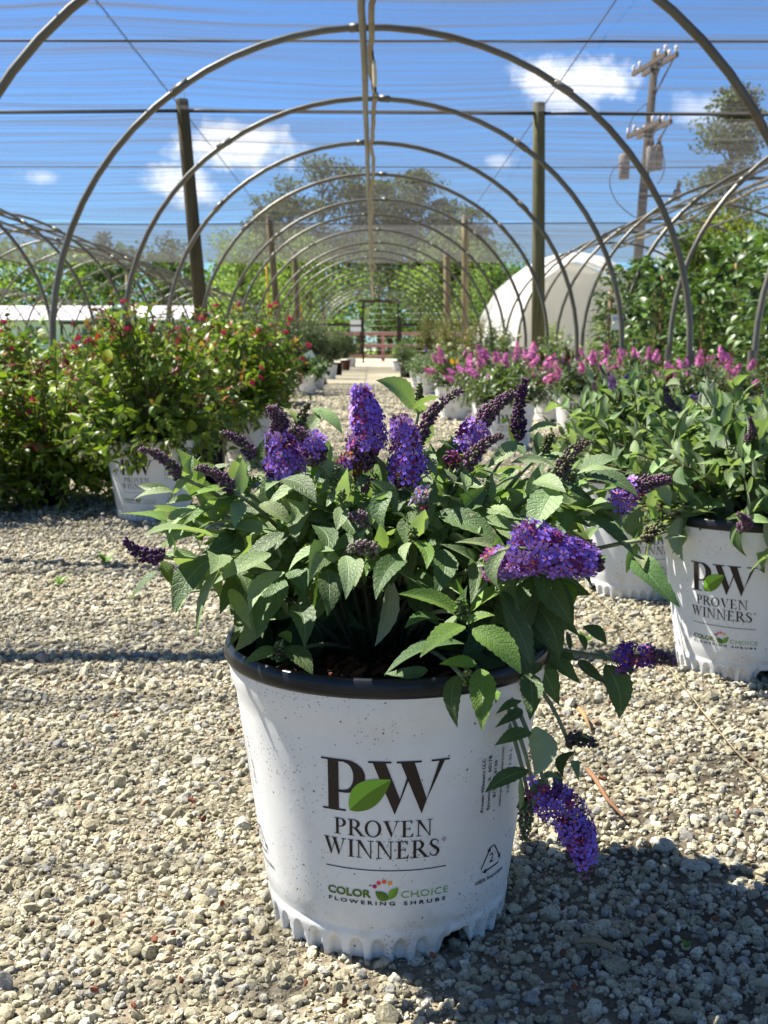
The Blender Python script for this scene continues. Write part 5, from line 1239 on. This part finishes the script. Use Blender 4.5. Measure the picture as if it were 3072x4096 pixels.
# right: the two violet butterfly bushes
place(BV, 0, 'violet butterfly bush in the large white pot cut off by the right edge', .585, 1.72, .7, None, 'white', (.84, .84, .95), [VBUD], 11, .95, -.2, 1, 'potted shrub', prz=-.60, name='potted_butterfly_bush')
place(BV, 1, 'violet butterfly bush in a white pot standing right behind the cut off pot', .545, 2.28, 2.2, None, 'white', (.80, .80, .98), [VIOL[0], VIOL[1], VIOL[0], SPENT, VBUD], 12, .62, .55, 2, 'potted shrub', prz=.15, name='potted_butterfly_bush')
GP = 'pink butterfly bushes in white pots'
for q, (x, y, lab) in enumerate(((.66, 5.55, 'pink butterfly bush in a white pot, nearest beside the path on the right'), (.67, 6.25, 'pink butterfly bush right behind the nearest pink one beside the path'), (.58, 7.95, 'pink butterfly bush with a yellow butterfly, third of the pink ones along the path'),
                                 (1.20, 6.65, 'pink butterfly bush whose white pot shows between the front row and the violet bush'), (1.22, 7.75, 'pink butterfly bush whose lettered white pot stands in the second row'), (1.72, 6.0, 'pink butterfly bush partly behind the violet bush, its pot hidden'),
                                 (1.66, 7.1, 'pink butterfly bush in the middle of the pink block'), (2.08, 6.5, 'pink butterfly bush with the tallest bright spikes at the right edge'), (1.72, 8.2, 'pink butterfly bush at the back of the pink block before the hoop legs'),
                                 (2.2, 7.6, 'pink butterfly bush at the back right of the pink block'), (1.15, 8.9, 'pink butterfly bush in the back row left of the greenish post'))):
    place(BP, q, lab, x, y, q * 1.3, GP, 'white', rng(q).uniform(.95, 1.12), PINKS + PINKS + [SPENT], 15, 1.0, .25, q, prz=-.1 - .5 * (q % 3), name='potted_butterfly_bush')
GW = 'stock in pots along the right of the path'
place(BP, 1, 'grey green bush with purple flowers in a lettered white pot beside the path', .60, 12.4, .4, GW, 'white', 1.05, VIOL, 2, 1.2, .2, 5)
place(BP, 2, 'grey green bush in a white pot right behind the purple flowered one', .58, 14.1, 1.4, GW, 'white', 1.0)
place(WF, 0, 'cream flowering shrub behind the pink block, left of the hoop legs', 1.15, 10.2, .4, GW, 'white', 1.1, [WHITEF], 14, 1.0, .3, 6)
place(WF, 0, 'cream flowering shrub in front of the white covered tunnel', 1.75, 10.8, 2.4, GW, 'white', 1.12, [WHITEF], 14, 1.0, .3, 7)
place(WF, 0, 'cream flowering shrub beside the path behind the pink bushes', .66, 9.9, 4.4, GW, 'white', .95, [WHITEF], 7, .9, .3, 8)
place(DG, 0, 'dark upright bush in a black pot on the right of the path', .56, 19.6, .4, GW, 'black', (1, 1, .7))
place(YF, 0, 'yellow green feathery shrub in a white pot at the far right of the path', .55, 25.2, .4, GW, 'white', 1.0)
place(YF, 0, 'smaller yellow green shrub between the black pot and the far white pot', .75, 22.2, 2.0, GW, 'white', (.9, .9, .75))
place(RN, 0, 'tall reddish green shrub right of the yellow green one', 1.35, 20.5, .4, GW, 'black', 1.2)
place(RN, 0, 'tall reddish green shrub in front of the pale posts', 1.6, 17.5, 2.0, GW, 'black', 1.1)
place(RN, 0, 'tall reddish shrub against the wire fence right of the gate', 1.3, 27.5, 3.0, GW, 'black', 1.5)
place(YF, 0, 'yellow green shrub at the foot of the white covered tunnel', 2.55, 16.5, 1.0, GW, 'black', 1.4)
place(YF, 0, 'yellow green shrub under the cream curtain of the covered tunnel', 3.1, 15.0, 2.0, GW, 'black', 1.5)
place(DG, 1, 'dark thin shrub before the left side of the white covered tunnel', 1.45, 13.3, 2.0, GW, 'black', .95)
# left: lime shrubs with pink flowers
GS = 'lime green shrubs with red tips on the left'
for q, (x, y, s, pot, lab, nf) in enumerate(((-.655, 3.32, (1.05, 1.05, 1.0), 'white', 'lime green shrub with red tips in the lettered white pot on the left', 3), (-1.04, 3.60, (1.1, 1.1, .86), 'black', 'lime green shrub hiding its dark pot left of the lettered white pot', 8),
                                             (-1.36, 3.42, (1.1, 1.1, .86), 'black', 'lime green shrub with red tips cut off by the left edge', 8), (-.53, 4.85, 1.08, 'white', 'lime green shrub with pink heads whose white pot shows behind the front bush', 18),
                                             (-1.02, 4.45, 1.05, 'black', 'lime green shrub standing behind and between the two nearest on the left', 8), (-1.55, 4.6, 1.02, 'black', 'lime green shrub below the cream flower heads at far left', 8),
                                             (-.90, 5.8, .95, 'black', 'lime green shrub with pink heads at the back of the lime group', 14), (-.66, 4.2, .95, 'black', 'small lime green shrub in a black pot next to the lettered white pot', 3))):
    place(SP2 if q in (1, 2) else SP, q, lab, x, y, q * 1.7 + .2, GS, pot, s, [PINKB], nf, 1.1, .25, 20 + q, prz=-.17)
place(HY, 0, 'fresh green shrub with round cream flower heads at far left', -1.72, 5.5, .4, None, 'black', (1, 1, 1.05), [CREAM], 4, .9, .6, 30)
place(HY, 1, 'fresh green shrub with cream heads behind the first, before the left hoop legs', -1.45, 6.6, 1.2, None, 'black', (1, 1, .95), [CREAM], 3, .8, .6, 31)
place(HY, 0, 'fresh green shrub with small cream heads under the first left hoop', -2.2, 7.4, 2.2, None, 'black', (1.1, 1.1, .95), [CREAM], 4, .7, .6, 32)
GR = 'stock in pots along the left of the path'
for q, (kind, x, y, s, pot, lab) in enumerate(((DG, -1.05, 7.4, (.95, .95, .72), 'black', 'grey green twiggy shrub right behind the lime shrubs'), (DG, -1.5, 8.3, (1, 1, .85), 'black', 'grey green twiggy shrub beside the first left hoop leg'),
                                               (DG, -1.05, 10.6, (1, 1, .9), 'black', 'dark twiggy shrub in front of the middle left post'), (GL, -.82, 8.4, 1.0, 'white', 'low glossy leaved shrub in a white pot behind the lime shrubs'),
                                               (GL, -.85, 10.0, 1.0, 'brown', 'low glossy leaved shrub in a brown pot on the left of the path'), (GL, -.74, 12.2, 1.0, 'white', 'low glossy leaved shrub in a white pot beside the tipped black pot'),
                                               (GL, -.72, 13.8, 1.0, 'white', 'low glossy leaved shrub in a white pot behind the tipped black pot'), (DG, -1.0, 13.0, (1.1, 1.1, .95), 'black', 'dark shrub in front of the most distant left post'),
                                               (DG, -.86, 16.2, (1.2, 1.2, 1.0), 'black', 'large dark shrub at the middle of the left row'), (DG, -.74, 18.8, (1, 1, .95), 'white', 'dark shrub in a white pot at the middle of the left row'),
                                               (DG, -.70, 21.5, (1.1, 1.1, 1.0), 'black', 'dark shrub in a black pot behind the white pots on the left'), (DG, -.66, 26.5, (1.1, 1.1, 1.0), 'brown', 'dark shrub in a tall brown pot on the left of the path'),
                                               (WF, -.62, 31.5, (1.2, 1.2, 1.5), 'white', 'grey green shrub in the last white pot before the gate'), (DG, -1.4, 20.0, (1.3, 1.3, 1.15), 'black', 'tall dark shrub behind the left row near the middle'),
                                               (DG, -1.5, 26.0, (1.4, 1.4, 1.3), 'black', 'tall dark shrub in the left row left of the white boards'), (DG, -1.7, 15.2, (1.2, 1.2, 1.05), 'black', 'dark bushy shrub between the two more distant left posts'),
                                               (YF, -1.05, 13.4, (.6, .6, .8), 'black', 'thin yellow green shrub among the dark ones on the left'))):
    place(kind, q, lab, x, y, q * 1.1, GR, pot, s, seed=50 + q)
# tipped black pot with its sign card
tp = thing('tipped_pot', 'small black pot tipped over beside the path with a pale card in it', 'pot', (-.72, 14.6, .105)); tp.rotation_euler = (0, R_(-32), .3)
mb = MB(); lathe(mb, [(0, -.10), (.085, -.10), (.115, .09), (.122, .095), (.122, .11), (.114, .11), (.085, -.085), (0, -.085)], 32, (.02, .02, .022)); mb.build('pot', M_BLACK, tp)
mb = MB(); box(mb, (.02, 0, .26), (.22, .008, .20), (.5, .62, .62)); mb.build('card', M_PRINT, tp)
mb = MB(); box(mb, (-.08, .02, .22), (.04, .012, .5), (.30, .25, .2)); mb.build('stake', M_CHIP, tp)
mb = MB(); beam(mb, [-.95, 11.4, .42], [-.72, 11.2, .02], .03, .04, (.34, .30, .26)); tag(mb.build('wooden_stake', M_CHIP), 'grey wooden stake leaning beside the glossy shrubs left of the path', 'stake')
# yellow butterfly on the third pink bush
bp = unp(1818, 1449, 7.75); bt = thing('butterfly', 'yellow butterfly resting on a pink butterfly bush beside the path', 'butterfly', bp)
mb = MB(); tube(mb, [[0, -.012, -.012], [0, 0, 0], [0, .012, .014]], [.0015, .003, .0012], 6, (.03, .02, .01)); mb.build('body', M_CHIP, bt)
for sx in (-1, 1):
    mb = MB(); w = np.array([[0, 0, 0], [.022, -.006, .034], [.034, -.004, .020], [.030, 0, .002], [.026, .004, -.016], [.008, .004, -.012]]) * [sx, 1, 1] * .95
    mb.add(w, [np.arange(6).reshape(1, 6)], np.array([(.7, .35, .02), (.55, .28, .02), (.1, .06, .02), (.7, .38, .03), (.1, .06, .02), (.7, .35, .03)])); mb.build('wing', M_PETAL, bt)
# tall climbers under the right-hand frame
def climber(seed, h, Rr, L, pal, n=420, w=.5):
    r = rng(seed); z = h * r.uniform(.02, 1, n) ** .8; a = r.uniform(0, 2 * PI, n); q = Rr * (.35 + .75 * np.sin(np.clip(z / h, 0, 1) * PI * .8 + .3)) * r.uniform(.2, 1, n) ** .6
    p = np.stack([q * np.cos(a), q * np.sin(a), z + .15], 1); d = unit(np.stack([np.cos(a), np.sin(a), r.uniform(-.9, .35, n)], 1) + r.normal(0, .35, (n, 3)))
    LL = L * r.uniform(.6, 1.25, n); col = np.array(pal)[r.randint(0, len(pal), n)] * r.uniform(.7, 1.3, (n, 1))
    mb = MB(); leaves(mb, p, p + d * LL[:, None], np.tile([0, 0, 1.0], (n, 1)) + r.normal(0, .4, (n, 3)), LL * w, .1, .25, col, 6, 3, seed)
    sm = MB()
    for k in range(3): zz = np.linspace(.1, h * .96, 24); tube(sm, np.stack([.035 * np.cos(zz * 5 + k * 2.1), .035 * np.sin(zz * 5 + k * 2.1), zz], 1), .005, 5, (.13, .09, .05))
    tube(sm, [[0, 0, 0], [0, 0, h]], .009, 6, (.28, .16, .08)); return mb.mesh('foliage', M_GLOSS), sm.mesh('branch', M_STEM)
CLM = [climber(301, 1.22, .33, .125, GLOS, 430, .5), climber(302, 1.25, .36, .10, [(.07, .12, .03), (.10, .17, .05), (.05, .09, .03)], 520, .62), climber(303, 1.15, .17, .085, [(.04, .065, .03), (.06, .09, .045)], 330, .3), climber(304, 1.42, .40, .085, FRESH + GLOS, 700, .45)]
GC = 'tall climbing plants under the right frame'
for q, (m, x, y, s, lab) in enumerate(((2, 2.05, 9.9, .88, 'slim dark climber with a white tag, left of the other climbers'), (0, 2.62, 10.4, .95, 'glossy climber right beside the slim tagged one'), (0, 3.1, 9.8, 1.0, 'glossy long leaved climber between the two right hoop legs'),
                                       (1, 3.3, 8.9, 1.0, 'round leaved climber tied to a brown stake'), (1, 2.95, 8.2, .95, 'round leaved climber at the right edge, nearest of the climbers'), (3, 3.5, 10.8, 1.0, 'tall bushy climber behind the round leaved ones'),
                                       (0, 2.75, 12.2, 1.0, 'glossy climber at the back beneath the slanting ridge pipe'), (3, 4.3, 12.5, 1.08, 'tallest bushy climber at the back right'), (1, 4.2, 10.6, 1.0, 'round leaved climber at the right edge in the back row'),
                                       (3, 3.35, 13.6, 1.0, 'bushy fresh green climber behind the glossy ones'), (0, 2.6, 9.0, .72, 'short glossy climber above the pink bushes'), (1, 3.75, 9.6, 1.05, 'tall round leaved climber between the bushy one and the right edge'))):
    t = potted('potted_climber', lab, 'climbing plant', x, y, .3 * q, GC, 'black', 1.0)
    f, b = CLM[m]; ob('foliage', f, t, rot=(0, 0, q * 1.4), scale=s); ob('branch', b, t, scale=s)
    if m == 2:
        mb = MB(); box(mb, (.02, -.20, .72), (.085, .004, .13), (.72, .74, .76)); box(mb, (.02, -.2035, .75), (.06, .002, .025), (.35, .45, .6)); mb.build('plant_tag', M_PRINT, t)
# trees just beyond that frame
for q, (px, top, Y, cr, ch, c, lab) in enumerate(((2800, 900, 18, 1.0, 2.6, (.10, .15, .03), 'bright leafy tree just behind the tall climbers'), (3000, 790, 20, 1.3, 3.0, (.17, .20, .03), 'yellow green tree beneath the right edge of the shade cloth'),
                                                 (2620, 1090, 21, .85, 2.2, (.08, .13, .04), 'small feathery green tree right of the covered tunnel'), (3150, 820, 24, 1.6, 3.4, (.11, .16, .035), 'large green tree cut off at the right edge behind the climbers'), (2740, 1000, 27, 1.3, 2.8, (.07, .12, .04), 'dark green tree behind the pale slanting post'))):
    p = unp(px, top, Y); tree('leafy_tree', lab, 'tree', p[0], Y, p[2], cr, min(ch, p[2] * .95), c, 90 + q, 34, 190, .085, .06, (.16, .12, .09), group='leafy trees behind the climbers')
